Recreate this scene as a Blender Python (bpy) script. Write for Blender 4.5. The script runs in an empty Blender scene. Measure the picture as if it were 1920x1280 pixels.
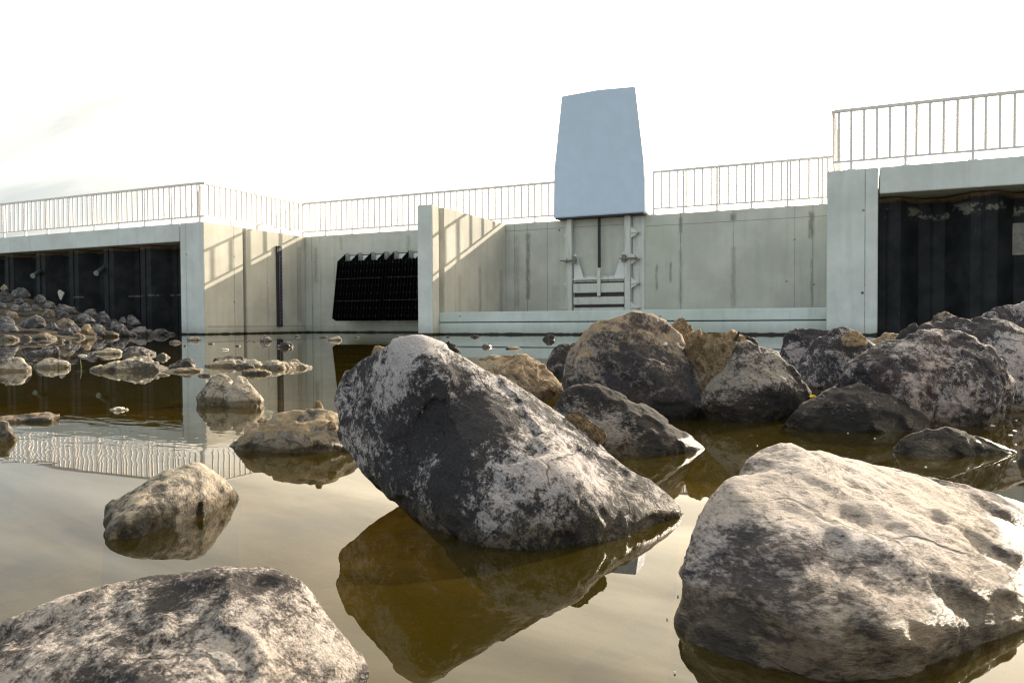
import bpy, bmesh, math, random
import numpy as np
from mathutils import Vector, Matrix

random.seed(7)
scene = bpy.context.scene
COL = scene.collection
R_ = math.radians

# ------------------------------------------------------------------ camera
F_PX, PITCH, ROLL, YAW = 1451.05, R_(-1.34675), R_(-0.31833), R_(-24.34969)
CAM = np.array([17.05949, -20.87564, 0.27236])
FW = np.array([math.sin(YAW) * math.cos(PITCH), math.cos(YAW) * math.cos(PITCH), math.sin(PITCH)])
_rt = np.array([math.cos(YAW), -math.sin(YAW), 0.0])
_up = np.cross(_rt, FW)
RT = _rt * math.cos(ROLL) + _up * math.sin(ROLL)
UP = -_rt * math.sin(ROLL) + _up * math.cos(ROLL)
cam_d = bpy.data.cameras.new("camera")
cam = bpy.data.objects.new("camera", cam_d)
COL.objects.link(cam)
m = Matrix.Identity(4)
for i in range(3):
    m[i][0], m[i][1], m[i][2], m[i][3] = RT[i], UP[i], -FW[i], CAM[i]
cam.matrix_world = m
cam_d.sensor_fit = 'HORIZONTAL'
cam_d.sensor_width = 36.0
cam_d.lens = 36.0 * F_PX / 1920.0
cam_d.clip_start = 0.02
cam_d.clip_end = 6000
cam_d.dof.use_dof = True
cam_d.dof.focus_distance = 1.15
cam_d.dof.aperture_fstop = 26
scene.camera = cam

# ------------------------------------------------------------------ sky, sun, exposure
SUN_AZ, SUN_EL = R_(16.6), R_(22.8)          # azimuth from +Y towards +X
SUN_DIR = Vector((math.sin(SUN_AZ) * math.cos(SUN_EL), math.cos(SUN_AZ) * math.cos(SUN_EL), math.sin(SUN_EL)))
SUN_STRENGTH, SKY_STRENGTH, EXPOSURE = 5.0, 0.13, 1.2
world = bpy.data.worlds.new("World")
scene.world = world
world.use_nodes = True
wn, wl_ = world.node_tree.nodes, world.node_tree.links
wn.clear()


def wnode(t, **kw):
    n = wn.new(t)
    for k, v in kw.items():
        setattr(n, k, v)
    return n


w_out = wnode('ShaderNodeOutputWorld')
sky = wnode('ShaderNodeTexSky', sky_type='NISHITA', sun_disc=False)
sky.sun_elevation = SUN_EL
sky.sun_rotation = SUN_AZ
sky.dust_density = 2.0
bg_sky = wnode('ShaderNodeBackground')
bg_sky.inputs['Strength'].default_value = SKY_STRENGTH
wl_.new(sky.outputs[0], bg_sky.inputs['Color'])
# a thin veil of high cloud, streaked along the wind, over the clear sky
tc = wnode('ShaderNodeTexCoord')
sep = wnode('ShaderNodeSeparateXYZ')
wl_.new(tc.outputs['Generated'], sep.inputs[0])
zz = wnode('ShaderNodeMath', operation='MAXIMUM'); zz.inputs[1].default_value = 0.0
wl_.new(sep.outputs['Z'], zz.inputs[0])
za = wnode('ShaderNodeMath', operation='ADD'); za.inputs[1].default_value = 0.16
wl_.new(zz.outputs[0], za.inputs[0])
dvx = wnode('ShaderNodeMath', operation='DIVIDE'); dvy = wnode('ShaderNodeMath', operation='DIVIDE')
wl_.new(sep.outputs['X'], dvx.inputs[0]); wl_.new(za.outputs[0], dvx.inputs[1])
wl_.new(sep.outputs['Y'], dvy.inputs[0]); wl_.new(za.outputs[0], dvy.inputs[1])
cmb = wnode('ShaderNodeCombineXYZ')
wl_.new(dvx.outputs[0], cmb.inputs[0]); wl_.new(dvy.outputs[0], cmb.inputs[1])
mp = wnode('ShaderNodeMapping')
mp.inputs['Rotation'].default_value = (0, 0, R_(-20))
mp.inputs['Scale'].default_value = (0.55, 2.0, 1.0)
wl_.new(cmb.outputs[0], mp.inputs['Vector'])
cn = wnode('ShaderNodeTexNoise')
cn.inputs['Scale'].default_value = 1.3; cn.inputs['Detail'].default_value = 7.0
cn.inputs['Roughness'].default_value = 0.55; cn.inputs['Distortion'].default_value = 0.4
wl_.new(mp.outputs[0], cn.inputs['Vector'])
cr = wnode('ShaderNodeMapRange', interpolation_type='SMOOTHSTEP')
for k, v in (('From Min', 0.30), ('From Max', 0.62), ('To Min', 0.86), ('To Max', 1.0)):
    cr.inputs[k].default_value = v
wl_.new(cn.outputs[0], cr.inputs['Value'])
# forward scattering: the veil glows round the sun
dt = wnode('ShaderNodeVectorMath', operation='DOT_PRODUCT')
dt.inputs[1].default_value = SUN_DIR
nrm = wnode('ShaderNodeVectorMath', operation='NORMALIZE')
wl_.new(tc.outputs['Generated'], nrm.inputs[0]); wl_.new(nrm.outputs[0], dt.inputs[0])
gl = wnode('ShaderNodeMapRange')
for k, v in (('From Min', -0.35), ('From Max', 1.0), ('To Min', 0.0), ('To Max', 1.0)):
    gl.inputs[k].default_value = v
wl_.new(dt.outputs['Value'], gl.inputs['Value'])
pw = wnode('ShaderNodeMath', operation='POWER'); pw.inputs[1].default_value = 3.3
wl_.new(gl.outputs[0], pw.inputs[0])
ml = wnode('ShaderNodeMath', operation='MULTIPLY_ADD'); ml.inputs[1].default_value = 2.9; ml.inputs[2].default_value = 0.30
wl_.new(pw.outputs[0], ml.inputs[0])
anti = wnode('ShaderNodeMapRange', interpolation_type='SMOOTHSTEP')   # the veil is lit full on behind the viewer, darkest at right angles to the sun
for k, v in (('From Min', -0.75), ('From Max', 0.15), ('To Min', 0.30), ('To Max', 0.0)):
    anti.inputs[k].default_value = v
wl_.new(dt.outputs['Value'], anti.inputs['Value'])
mla = wnode('ShaderNodeMath', operation='ADD')
wl_.new(ml.outputs[0], mla.inputs[0]); wl_.new(anti.outputs[0], mla.inputs[1])
bg_cl = wnode('ShaderNodeBackground')
ccol = wnode('ShaderNodeMix', data_type='RGBA')
ccol.inputs[6].default_value = (0.86, 0.96, 1.0, 1); ccol.inputs[7].default_value = (1.0, 0.865, 0.64, 1)
wl_.new(pw.outputs[0], ccol.inputs[0])
ccs = wnode('ShaderNodeMapRange'); ccs.inputs['From Min'].default_value = 0.0; ccs.inputs['From Max'].default_value = 0.25
wl_.new(pw.outputs[0], ccs.inputs['Value']); wl_.new(ccs.outputs[0], ccol.inputs[0])
wl_.new(ccol.outputs[2], bg_cl.inputs['Color'])
cv = wnode('ShaderNodeMapRange')                                # thicker and thinner streaks of the veil
for k, v in (('From Min', 0.36), ('From Max', 0.66), ('To Min', 0.62), ('To Max', 1.07)):
    cv.inputs[k].default_value = v
wl_.new(cn.outputs[0], cv.inputs['Value'])
cvm = wnode('ShaderNodeMath', operation='MULTIPLY')
wl_.new(mla.outputs[0], cvm.inputs[0]); wl_.new(cv.outputs[0], cvm.inputs[1])
wl_.new(cvm.outputs[0], bg_cl.inputs['Strength'])
mixw = wnode('ShaderNodeMixShader')
hz_ = wnode('ShaderNodeMapRange', interpolation_type='SMOOTHSTEP')   # haze: no blue shows through low down
for k, v in (('From Min', 0.08), ('From Max', 0.30), ('To Min', 1.0), ('To Max', 0.0)):
    hz_.inputs[k].default_value = v
wl_.new(sep.outputs['Z'], hz_.inputs['Value'])
cmx = wnode('ShaderNodeMath', operation='MAXIMUM')
wl_.new(cr.outputs[0], cmx.inputs[0]); wl_.new(hz_.outputs[0], cmx.inputs[1])
wl_.new(cmx.outputs[0], mixw.inputs['Fac'])
wl_.new(bg_sky.outputs[0], mixw.inputs[1]); wl_.new(bg_cl.outputs[0], mixw.inputs[2])
wl_.new(mixw.outputs[0], w_out.inputs['Surface'])

sun_d = bpy.data.lights.new("sun", 'SUN')
sun_d.energy = SUN_STRENGTH
sun_d.angle = R_(0.55)
sun_d.color = (1.0, 0.86, 0.68)
sun = bpy.data.objects.new("sun", sun_d)
COL.objects.link(sun)
sun.location = (30, 60, 40)
sun.rotation_euler = SUN_DIR.to_track_quat('Z', 'Y').to_euler()
scene.view_settings.view_transform = 'Standard'
scene.view_settings.look = 'None'
scene.view_settings.gamma = 1.0
scene.view_settings.exposure = EXPOSURE
scene.cycles.pixel_filter_type = "BLACKMAN_HARRIS"
scene.cycles.filter_width = 1.2


# ------------------------------------------------------------------ helpers: pixels of the photograph to points in the place
def ray(x, y):
    return FW + RT * (x - 960) / F_PX - UP * (y - 640) / F_PX


def at(x, y, d):
    return CAM + ray(x, y) * d


def onY(x, y, Y):
    r = ray(x, y)
    return CAM + r * ((Y - CAM[1]) / r[1])


def water_depth(x, y):
    return -CAM[2] / ray(x, y)[2]


def on_water(x, y):
    return at(x, y, water_depth(x, y))


# ------------------------------------------------------------------ helpers: objects
def tag(o, label=None, cat=None, group=None, kind=None):
    if label: o['label'] = label
    if cat: o['category'] = cat
    if group: o['group'] = group
    if kind: o['kind'] = kind
    return o


def empty(name, loc=(0, 0, 0)):
    o = bpy.data.objects.new(name, None)
    o.empty_display_size = 0.2
    o.location = loc
    COL.objects.link(o)
    return o


def link(name, me, mat, loc=(0, 0, 0), parent=None):
    o = bpy.data.objects.new(name, me)
    if mat is not None and not me.materials:
        me.materials.append(mat)
    o.location = loc
    COL.objects.link(o)
    if parent is not None:
        o.parent = parent
    return o


def origin_of(parent):
    v = Vector((0, 0, 0))
    while parent is not None:
        v += parent.location
        parent = parent.parent
    return v


class MB:
    """collects pieces of one mesh, in world coordinates"""
    def __init__(self):
        self.bm = bmesh.new()

    def box(self, a, b):
        x0, y0, z0 = a; x1, y1, z1 = b
        vs = [self.bm.verts.new(p) for p in ((x0, y0, z0), (x1, y0, z0), (x1, y1, z0), (x0, y1, z0),
                                             (x0, y0, z1), (x1, y0, z1), (x1, y1, z1), (x0, y1, z1))]
        for f in ((3, 2, 1, 0), (4, 5, 6, 7), (0, 1, 5, 4), (1, 2, 6, 5), (2, 3, 7, 6), (3, 0, 4, 7)):
            self.bm.faces.new([vs[i] for i in f])
        return self

    def prism(self, poly, axis, a, b):
        """extrude a polygon (list of 2-D points) along an axis from a to b"""
        def P(u, v, w):
            return {'z': (u, v, w), 'x': (w, u, v), 'y': (u, w, v)}[axis]
        lo = [self.bm.verts.new(P(u, v, a)) for u, v in poly]
        hi = [self.bm.verts.new(P(u, v, b)) for u, v in poly]
        n = len(poly)
        self.bm.faces.new(lo[::-1]); self.bm.faces.new(hi)
        for i in range(n):
            self.bm.faces.new((lo[i], lo[(i + 1) % n], hi[(i + 1) % n], hi[i]))
        return self

    def tube(self, p, q, r, seg=8, r2=None):
        p, q = Vector(p), Vector(q)
        d = (q - p).normalized()
        u = d.orthogonal().normalized(); w = d.cross(u)
        r2 = r if r2 is None else r2
        a, b = [], []
        for i in range(seg):
            t = 2 * math.pi * i / seg
            e = u * math.cos(t) + w * math.sin(t)
            a.append(self.bm.verts.new(p + e * r)); b.append(self.bm.verts.new(q + e * r2))
        self.bm.faces.new(a[::-1]); self.bm.faces.new(b)
        for i in range(seg):
            self.bm.faces.new((a[i], a[(i + 1) % seg], b[(i + 1) % seg], b[i]))
        return self

    def ball(self, c, r, sub=1):
        bmesh.ops.create_icosphere(self.bm, subdivisions=sub, radius=r, matrix=Matrix.Translation(c))
        return self

    def face(self, pts):
        self.bm.faces.new([self.bm.verts.new(p) for p in pts])
        return self

    def bevel(self, w, seg=2, angle=30):
        bmesh.ops.recalc_face_normals(self.bm, faces=self.bm.faces)
        es = [e for e in self.bm.edges if e.is_manifold and e.calc_face_angle(0) > R_(angle)]
        bmesh.ops.bevel(self.bm, geom=es, offset=w, segments=seg, affect='EDGES', clamp_overlap=True)
        return self

    def build(self, name, mat, parent=None, base=None, smooth=False):
        bmesh.ops.recalc_face_normals(self.bm, faces=self.bm.faces)
        o0 = origin_of(parent)
        if base is None and parent is None:
            zs = [v.co for v in self.bm.verts]
            base = (sum(v.x for v in zs) / len(zs), sum(v.y for v in zs) / len(zs), min(v.z for v in zs))
        loc = Vector(base) if base is not None else Vector((0, 0, 0))
        if parent is not None:
            loc = (Vector(base) - o0) if base is not None else Vector((0, 0, 0))
        off = o0 + loc
        for v in self.bm.verts:
            v.co -= off
        me = bpy.data.meshes.new(name)
        self.bm.to_mesh(me); self.bm.free()
        if smooth:
            for p in me.polygons: p.use_smooth = True
        return link(name, me, mat, loc, parent)


# ------------------------------------------------------------------ helpers: node materials
class NT:
    def __init__(self, name):
        self.mat = bpy.data.materials.new(name)
        self.mat.use_nodes = True
        self.t = self.mat.node_tree
        self.n, self.l = self.t.nodes, self.t.links
        self.n.clear()
        self.out = self.n.new('ShaderNodeOutputMaterial')

    def new(self, t, **kw):
        n = self.n.new(t)
        for k, v in kw.items(): setattr(n, k, v)
        return n

    def set(self, sock, v):
        if hasattr(v, 'bl_idname') or isinstance(v, bpy.types.NodeSocket):
            self.l.new(v, sock)
        else:
            if isinstance(v, tuple) and len(v) == 3 and sock.type == 'RGBA':
                v = (*v, 1)
            sock.default_value = v

    def math(self, op, a, b=None, c=None, clamp=False):
        n = self.new('ShaderNodeMath', operation=op, use_clamp=clamp)
        for i, v in enumerate((a, b, c)):
            if v is not None: self.set(n.inputs[i], v)
        return n.outputs[0]

    def mix(self, f, a, b, blend='MIX'):
        n = self.new('ShaderNodeMix', data_type='RGBA', blend_type=blend)
        n.clamp_factor = True
        self.set(n.inputs[0], f); self.set(n.inputs[6], a); self.set(n.inputs[7], b)
        return n.outputs[2]

    def step(self, v, a, b, to=(0, 1)):
        n = self.new('ShaderNodeMapRange', interpolation_type='SMOOTHSTEP')
        self.set(n.inputs[0], v)
        n.inputs[1].default_value, n.inputs[2].default_value = (a, b) if a < b else (b, a)
        n.inputs[3].default_value, n.inputs[4].default_value = to if a < b else to[::-1]
        return n.outputs[0]

    def noise(self, vec, scale, detail=4, rough=0.55, dist=0.0, kind='FBM'):
        n = self.new('ShaderNodeTexNoise')
        self.l.new(vec, n.inputs['Vector'])
        n.inputs['Scale'].default_value = scale; n.inputs['Detail'].default_value = detail
        n.inputs['Roughness'].default_value = rough; n.inputs['Distortion'].default_value = dist
        return n.outputs[0]

    def scaled(self, vec, s, loc=(0, 0, 0)):
        n = self.new('ShaderNodeMapping')
        self.l.new(vec, n.inputs['Vector'])
        n.inputs['Scale'].default_value = s; n.inputs['Location'].default_value = loc
        return n.outputs[0]

    def bump(self, h, dist, strength=1.0, normal=None):
        n = self.new('ShaderNodeBump')
        n.inputs['Strength'].default_value = strength; n.inputs['Distance'].default_value = dist
        self.l.new(h, n.inputs['Height'])
        if normal is not None: self.l.new(normal, n.inputs['Normal'])
        return n.outputs[0]

    def pos(self):
        g = self.new('ShaderNodeNewGeometry')
        s = self.new('ShaderNodeSeparateXYZ')
        self.l.new(g.outputs['Position'], s.inputs[0])
        return g.outputs['Position'], s.outputs[0], s.outputs[1], s.outputs[2], g

    def principled(self, color, rough=0.7, metal=0.0, normal=None, spec=0.5):
        b = self.new('ShaderNodeBsdfPrincipled')
        self.set(b.inputs['Base Color'], color)
        self.set(b.inputs['Roughness'], rough)
        self.set(b.inputs['Metallic'], metal)
        b.inputs['Specular IOR Level'].default_value = spec
        if normal is not None: self.l.new(normal, b.inputs['Normal'])
        self.l.new(b.outputs[0], self.out.inputs['Surface'])
        return b


def concrete(name, base=(0.43, 0.435, 0.40), vjoints=(), hjoints=(), stains=(), axis='x', holes=(), green=0.3):
    t = NT(name)
    P, X, Y, Z, g = t.pos()
    A = X if axis == 'x' else Y
    big = t.noise(P, 0.9, 5, 0.6)
    mid = t.noise(P, 5, 6, 0.65)
    fine = t.noise(P, 70, 4, 0.7)
    streak = t.noise(t.scaled(P, (5, 5, 0.35)), 1.0, 5, 0.6)
    col = t.mix(t.step(big, 0.35, 0.68), tuple(c * 0.86 for c in base), tuple(c * 1.06 for c in base))
    gr = (base[0] * 0.82, base[1] * 0.92, base[2] * 0.80)
    col = t.mix(t.math('MULTIPLY', t.step(t.noise(P, 0.7, 3, 0.5, 0.3), 0.42, 0.7), green), col, gr)
    col = t.mix(t.math('MULTIPLY', t.step(streak, 0.5, 0.75), 0.32), col, tuple(c * 0.62 for c in base))
    col = t.mix(t.math('MULTIPLY', t.step(streak, 0.46, 0.25), 0.22), col, tuple(c * 1.2 for c in base))
    col = t.mix(t.math('MULTIPLY', t.step(mid, 0.52, 0.75), 0.25), col, tuple(c * 0.72 for c in base))
    col = t.mix(t.math('MULTIPLY', t.step(fine, 0.62, 0.78), 0.35), col, tuple(c * 0.6 for c in base))
    marks = None

    def add(mk):
        nonlocal marks
        marks = mk if marks is None else t.math('MAXIMUM', marks, mk)
    wob = t.math('MULTIPLY', t.math('SUBTRACT', t.noise(P, 3, 3), 0.5), 0.02)
    for pos_, w, s in vjoints:
        d = t.math('ABSOLUTE', t.math('SUBTRACT', A, pos_))
        mk = t.math('MULTIPLY', t.step(d, w, w * 0.3), t.step(t.noise(t.scaled(P, (1, 1, 2.5), (pos_, 0, 0)), 1.3, 4, 0.7), 0.3, 0.6, (0.45 * s, s)))
        add(mk)
    for pos_, w, s, lo, hi in hjoints:
        d = t.math('ABSOLUTE', t.math('SUBTRACT', t.math('ADD', Z, wob), pos_))
        mk = t.math('MULTIPLY', t.step(d, w, w * 0.3), t.math('MULTIPLY', t.math('GREATER_THAN', A, lo), t.math('LESS_THAN', A, hi)))
        add(t.math('MULTIPLY', mk, s))
    for pos_, w, z0, z1, s in stains:
        d = t.math('ABSOLUTE', t.math('SUBTRACT', t.math('ADD', A, t.math('MULTIPLY', wob, 4.0)), pos_))
        mk = t.math('MULTIPLY', t.step(d, w, w * 0.25), t.math('MULTIPLY', t.step(Z, z0, z0 + 0.12), t.step(Z, z1, z1 - 0.12)))
        mk = t.math('MULTIPLY', mk, t.step(t.noise(t.scaled(P, (6, 6, 2.0)), 2.0, 5, 0.7), 0.30, 0.55, (0.2, 1)))
        add(t.math('MULTIPLY', mk, s * 0.78))
    for pos_, z0, s in holes:
        d = t.math('SQRT', t.math('ADD', t.math('POWER', t.math('SUBTRACT', A, pos_), 2.0), t.math('POWER', t.math('SUBTRACT', Z, z0), 2.0)))
        add(t.math('MULTIPLY', t.step(d, 0.035, 0.02), s))
    if marks is not None:
        col = t.mix(marks, col, (0.085, 0.08, 0.062))
    # water mark above the surface of the pond
    wz = t.math('ADD', Z, t.math('MULTIPLY', t.math('SUBTRACT', t.noise(P, 4, 4), 0.5), 0.07))
    col = t.mix(t.math('MULTIPLY', t.step(wz, 0.30, 0.02), 0.35), col, (0.20, 0.19, 0.13))
    wet = t.step(wz, 0.055, 0.03)
    col = t.mix(wet, col, (0.022, 0.020, 0.014))
    h = t.math('ADD', t.math('MULTIPLY', fine, 0.4), mid)
    n = t.bump(h, 0.006, 0.5)
    t.principled(col, t.math('SUBTRACT', 0.88, t.math('MULTIPLY', wet, 0.4)), 0, n, 0.3)
    return t.mat


def metal_mat(name, base, rough=0.5, metal=0.6, vary=0.25, scale=8, dirt=None, spec=0.5):
    t = NT(name)
    P, X, Y, Z, g = t.pos()
    a = t.noise(P, scale, 5, 0.6)
    b = t.noise(t.scaled(P, (9, 9, 0.8)), 1.0, 4)
    col = t.mix(t.step(a, 0.35, 0.7), tuple(c * (1 - vary) for c in base), tuple(c * (1 + vary * 0.4) for c in base))
    if dirt:
        col = t.mix(t.math('MULTIPLY', t.step(b, 0.52, 0.72), 0.6), col, dirt)
    n = t.bump(a, 0.001, 0.3)
    t.principled(col, t.math('ADD', rough - 0.06, t.math('MULTIPLY', a, 0.15)), metal, n, spec)
    return t.mat


def rock_mat(name, dark, light, thr=0.5, ts=14.0, tint=(0.2, 0.14, 0.08), tint_amt=0.3, mud=(0.27, 0.20, 0.115), mud_amt=0.0,
             wet_h=0.022, bump=0.006, speck=0.55, stretch=(1, 1, 1), soft=0.06, wetcol=(0.5, 0.42, 0.28), macro=0.35, fleck=0.22, patches=()):
    t = NT(name)
    P, X, Y, Z, g = t.pos()
    tcn = t.new('ShaderNodeTexCoord')
    oi = t.new('ShaderNodeObjectInfo')
    add = t.new('ShaderNodeVectorMath', operation='ADD')
    rnd = t.math('MULTIPLY', oi.outputs['Random'], 37.0)
    cb = t.new('ShaderNodeCombineXYZ')
    for i in range(3): t.l.new(rnd, cb.inputs[i])
    t.l.new(tcn.outputs['Object'], add.inputs[0]); t.l.new(cb.outputs[0], add.inputs[1])
    V = t.scaled(add.outputs[0], stretch)
    n1 = t.noise(V, ts * 0.55, 5, 0.6, 0.35)
    n2 = t.noise(V, ts * 3.2, 8, 0.72, 0.2)
    n3 = t.noise(V, ts * 14, 6, 0.75)
    n4 = t.noise(V, ts * 0.3, 4, 0.6, 0.5)
    m1 = t.math('ADD', t.math('MULTIPLY', n1, 1 - speck), t.math('MULTIPLY', n2, speck))
    m1 = t.math('ADD', m1, t.math('MULTIPLY', t.math('SUBTRACT', n3, 0.5), fleck))
    m1 = t.math('ADD', m1, t.math('MULTIPLY', t.math('SUBTRACT', n4, 0.5), macro))
    for c_, r_, a_ in patches:                                    # larger patches set paler or darker, (centre, radius, amount)
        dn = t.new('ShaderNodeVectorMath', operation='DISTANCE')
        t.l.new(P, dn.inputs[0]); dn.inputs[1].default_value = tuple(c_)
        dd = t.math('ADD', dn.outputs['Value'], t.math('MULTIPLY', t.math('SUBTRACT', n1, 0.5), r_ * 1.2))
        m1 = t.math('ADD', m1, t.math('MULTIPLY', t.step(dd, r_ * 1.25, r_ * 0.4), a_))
    fac = t.step(m1, thr - soft, thr + soft)
    d2 = t.mix(t.step(n3, 0.35, 0.65), tuple(c * 0.6 for c in dark), tuple(c * 1.35 for c in dark))
    l2 = t.mix(t.step(n3, 0.35, 0.7), tuple(c * 0.72 for c in light), tuple(min(c * 1.15, 0.8) for c in light))
    col = t.mix(fac, d2, l2)
    col = t.mix(t.math('MULTIPLY', t.step(n4, 0.45, 0.7), tint_amt), col, t.mix(fac, tuple(c * 0.7 for c in tint), tuple(min(1, c * 1.7) for c in tint)))
    # fine pale veins and black pits
    vo = t.new('ShaderNodeTexVoronoi', feature='DISTANCE_TO_EDGE')
    vw = t.new('ShaderNodeVectorMath', operation='ADD')
    sc = t.new('ShaderNodeVectorMath', operation='SCALE'); sc.inputs['Scale'].default_value = 0.9 / ts
    nc = t.new('ShaderNodeTexNoise'); t.l.new(V, nc.inputs['Vector']); nc.inputs['Scale'].default_value = ts * 0.9; nc.inputs['Detail'].default_value = 4
    t.l.new(nc.outputs['Color'], sc.inputs[0]); t.l.new(V, vw.inputs[0]); t.l.new(sc.outputs[0], vw.inputs[1])
    t.l.new(vw.outputs[0], vo.inputs['Vector']); vo.inputs['Scale'].default_value = ts * 0.5
    crack = t.step(vo.outputs['Distance'], 0.022, 0.004)
    crack = t.math('MULTIPLY', crack, t.step(n1, 0.5, 0.62))
    col = t.mix(t.math('MULTIPLY', crack, 0.6), col, tuple(c * 0.3 for c in dark))
    pits = t.step(n2, 0.36, 0.27)
    col = t.mix(t.math('MULTIPLY', pits, 0.6), col, tuple(c * 0.35 for c in dark))
    if mud_amt > 0:
        sn = t.new('ShaderNodeSeparateXYZ'); t.l.new(g.outputs['Normal'], sn.inputs[0])
        mm = t.math('ADD', t.math('MULTIPLY', sn.outputs[2], 0.22), t.math('ADD', t.math('MULTIPLY', n1, 0.6), t.math('MULTIPLY', n2, 0.4)))
        mm = t.step(mm, 0.78 - 0.42 * mud_amt, 0.86 - 0.42 * mud_amt)
        mc = t.mix(t.step(n2, 0.35, 0.65), tuple(c * 0.55 for c in mud), tuple(c * 1.25 for c in mud))
        mc = t.mix(t.step(n3, 0.55, 0.7), mc, tuple(c * 0.6 for c in mud))
        col = t.mix(mm, col, mc)
    # wet foot at the water line
    wz = t.math('ADD', Z, t.math('MULTIPLY', t.math('SUBTRACT', n1, 0.5), wet_h * 2.2))
    damp = t.step(wz, wet_h * 2.6, wet_h * 0.9)
    wet = t.step(wz, wet_h * 1.05, wet_h * 0.7)
    col = t.mix(t.math('MULTIPLY', damp, 0.55), col, t.mix(0.5, col, wetcol, 'MULTIPLY'))
    col = t.mix(t.math('MULTIPLY', wet, 0.9), col, t.mix(1.0, col, (0.30, 0.25, 0.16), 'MULTIPLY'))
    rough = t.math('SUBTRACT', 0.9, t.math('MULTIPLY', wet, 0.58))
    h = t.math('ADD', t.math('MULTIPLY', n2, 1.0), t.math('MULTIPLY', n3, 0.28))
    h = t.math('SUBTRACT', h, t.math('MULTIPLY', crack, 0.35))
    n = t.bump(h, bump, 0.9)
    t.principled(col, rough, 0, n, 0.35)
    return t.mat


# ------------------------------------------------------------------ helpers: rocks
_rng = np.random.RandomState(11)
_perm = _rng.permutation(256).astype(np.int64)
_perm = np.concatenate([_perm, _perm, _perm])
_g = _rng.normal(size=(256, 3)); _g /= np.linalg.norm(_g, axis=1)[:, None]


def perlin(p):
    i = np.floor(p).astype(np.int64); f = p - i
    i &= 255
    u = f * f * f * (f * (f * 6 - 15) + 10)
    r = np.zeros(len(p))
    for dx in (0, 1):
        for dy in (0, 1):
            for dz in (0, 1):
                hsh = _perm[_perm[_perm[i[:, 0] + dx] + i[:, 1] + dy] + i[:, 2] + dz]
                w = (u[:, 0] if dx else 1 - u[:, 0]) * (u[:, 1] if dy else 1 - u[:, 1]) * (u[:, 2] if dz else 1 - u[:, 2])
                r += w * ((f - (dx, dy, dz)) * _g[hsh]).sum(1)
    return r


def fbm(p, octv=4, gain=0.5, ridged=False):
    a, s, tot = 1.0, 1.0, np.zeros(len(p))
    for k in range(octv):
        n = perlin(p * s + 17.3 * k)
        tot += a * ((0.35 - np.abs(n)) if ridged else n)
        a *= gain; s *= 2.03
    return tot


_ico = {}


def ico(sub):
    if sub not in _ico:
        bm = bmesh.new()
        bmesh.ops.create_icosphere(bm, subdivisions=sub, radius=1.0)
        v = np.array([x.co[:] for x in bm.verts])
        bm.verts.index_update()
        f = np.array([[x.index for x in q.verts] for q in bm.faces], dtype=np.int32)
        bm.free()
        _ico[sub] = (v, f)
    return _ico[sub]


def mesh_from(name, v, f):
    me = bpy.data.meshes.new(name)
    me.vertices.add(len(v)); me.vertices.foreach_set('co', v.astype(np.float32).ravel())
    me.loops.add(f.size); me.loops.foreach_set('vertex_index', f.ravel())
    me.polygons.add(len(f)); me.polygons.foreach_set('loop_start', np.arange(0, f.size, 3, dtype=np.int32))
    me.polygons.foreach_set('use_smooth', np.ones(len(f), dtype=bool))
    me.update(calc_edges=True)
    me.validate()
    return me


def vnormals(v, f):
    n = np.cross(v[f[:, 1]] - v[f[:, 0]], v[f[:, 2]] - v[f[:, 0]])
    out = np.zeros_like(v)
    for k in range(3): np.add.at(out, f[:, k], n)
    return out / (np.linalg.norm(out, axis=1)[:, None] + 1e-12)


def hull_planes(pts):
    bm = bmesh.new()
    for p in pts: bm.verts.new(p)
    bmesh.ops.convex_hull(bm, input=bm.verts)
    bm.normal_update()
    pl = []
    for q in bm.faces:
        if q.calc_area() > 1e-12:
            pl.append((np.array(q.normal), np.array(q.verts[0].co)))
    bm.free()
    return pl


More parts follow.
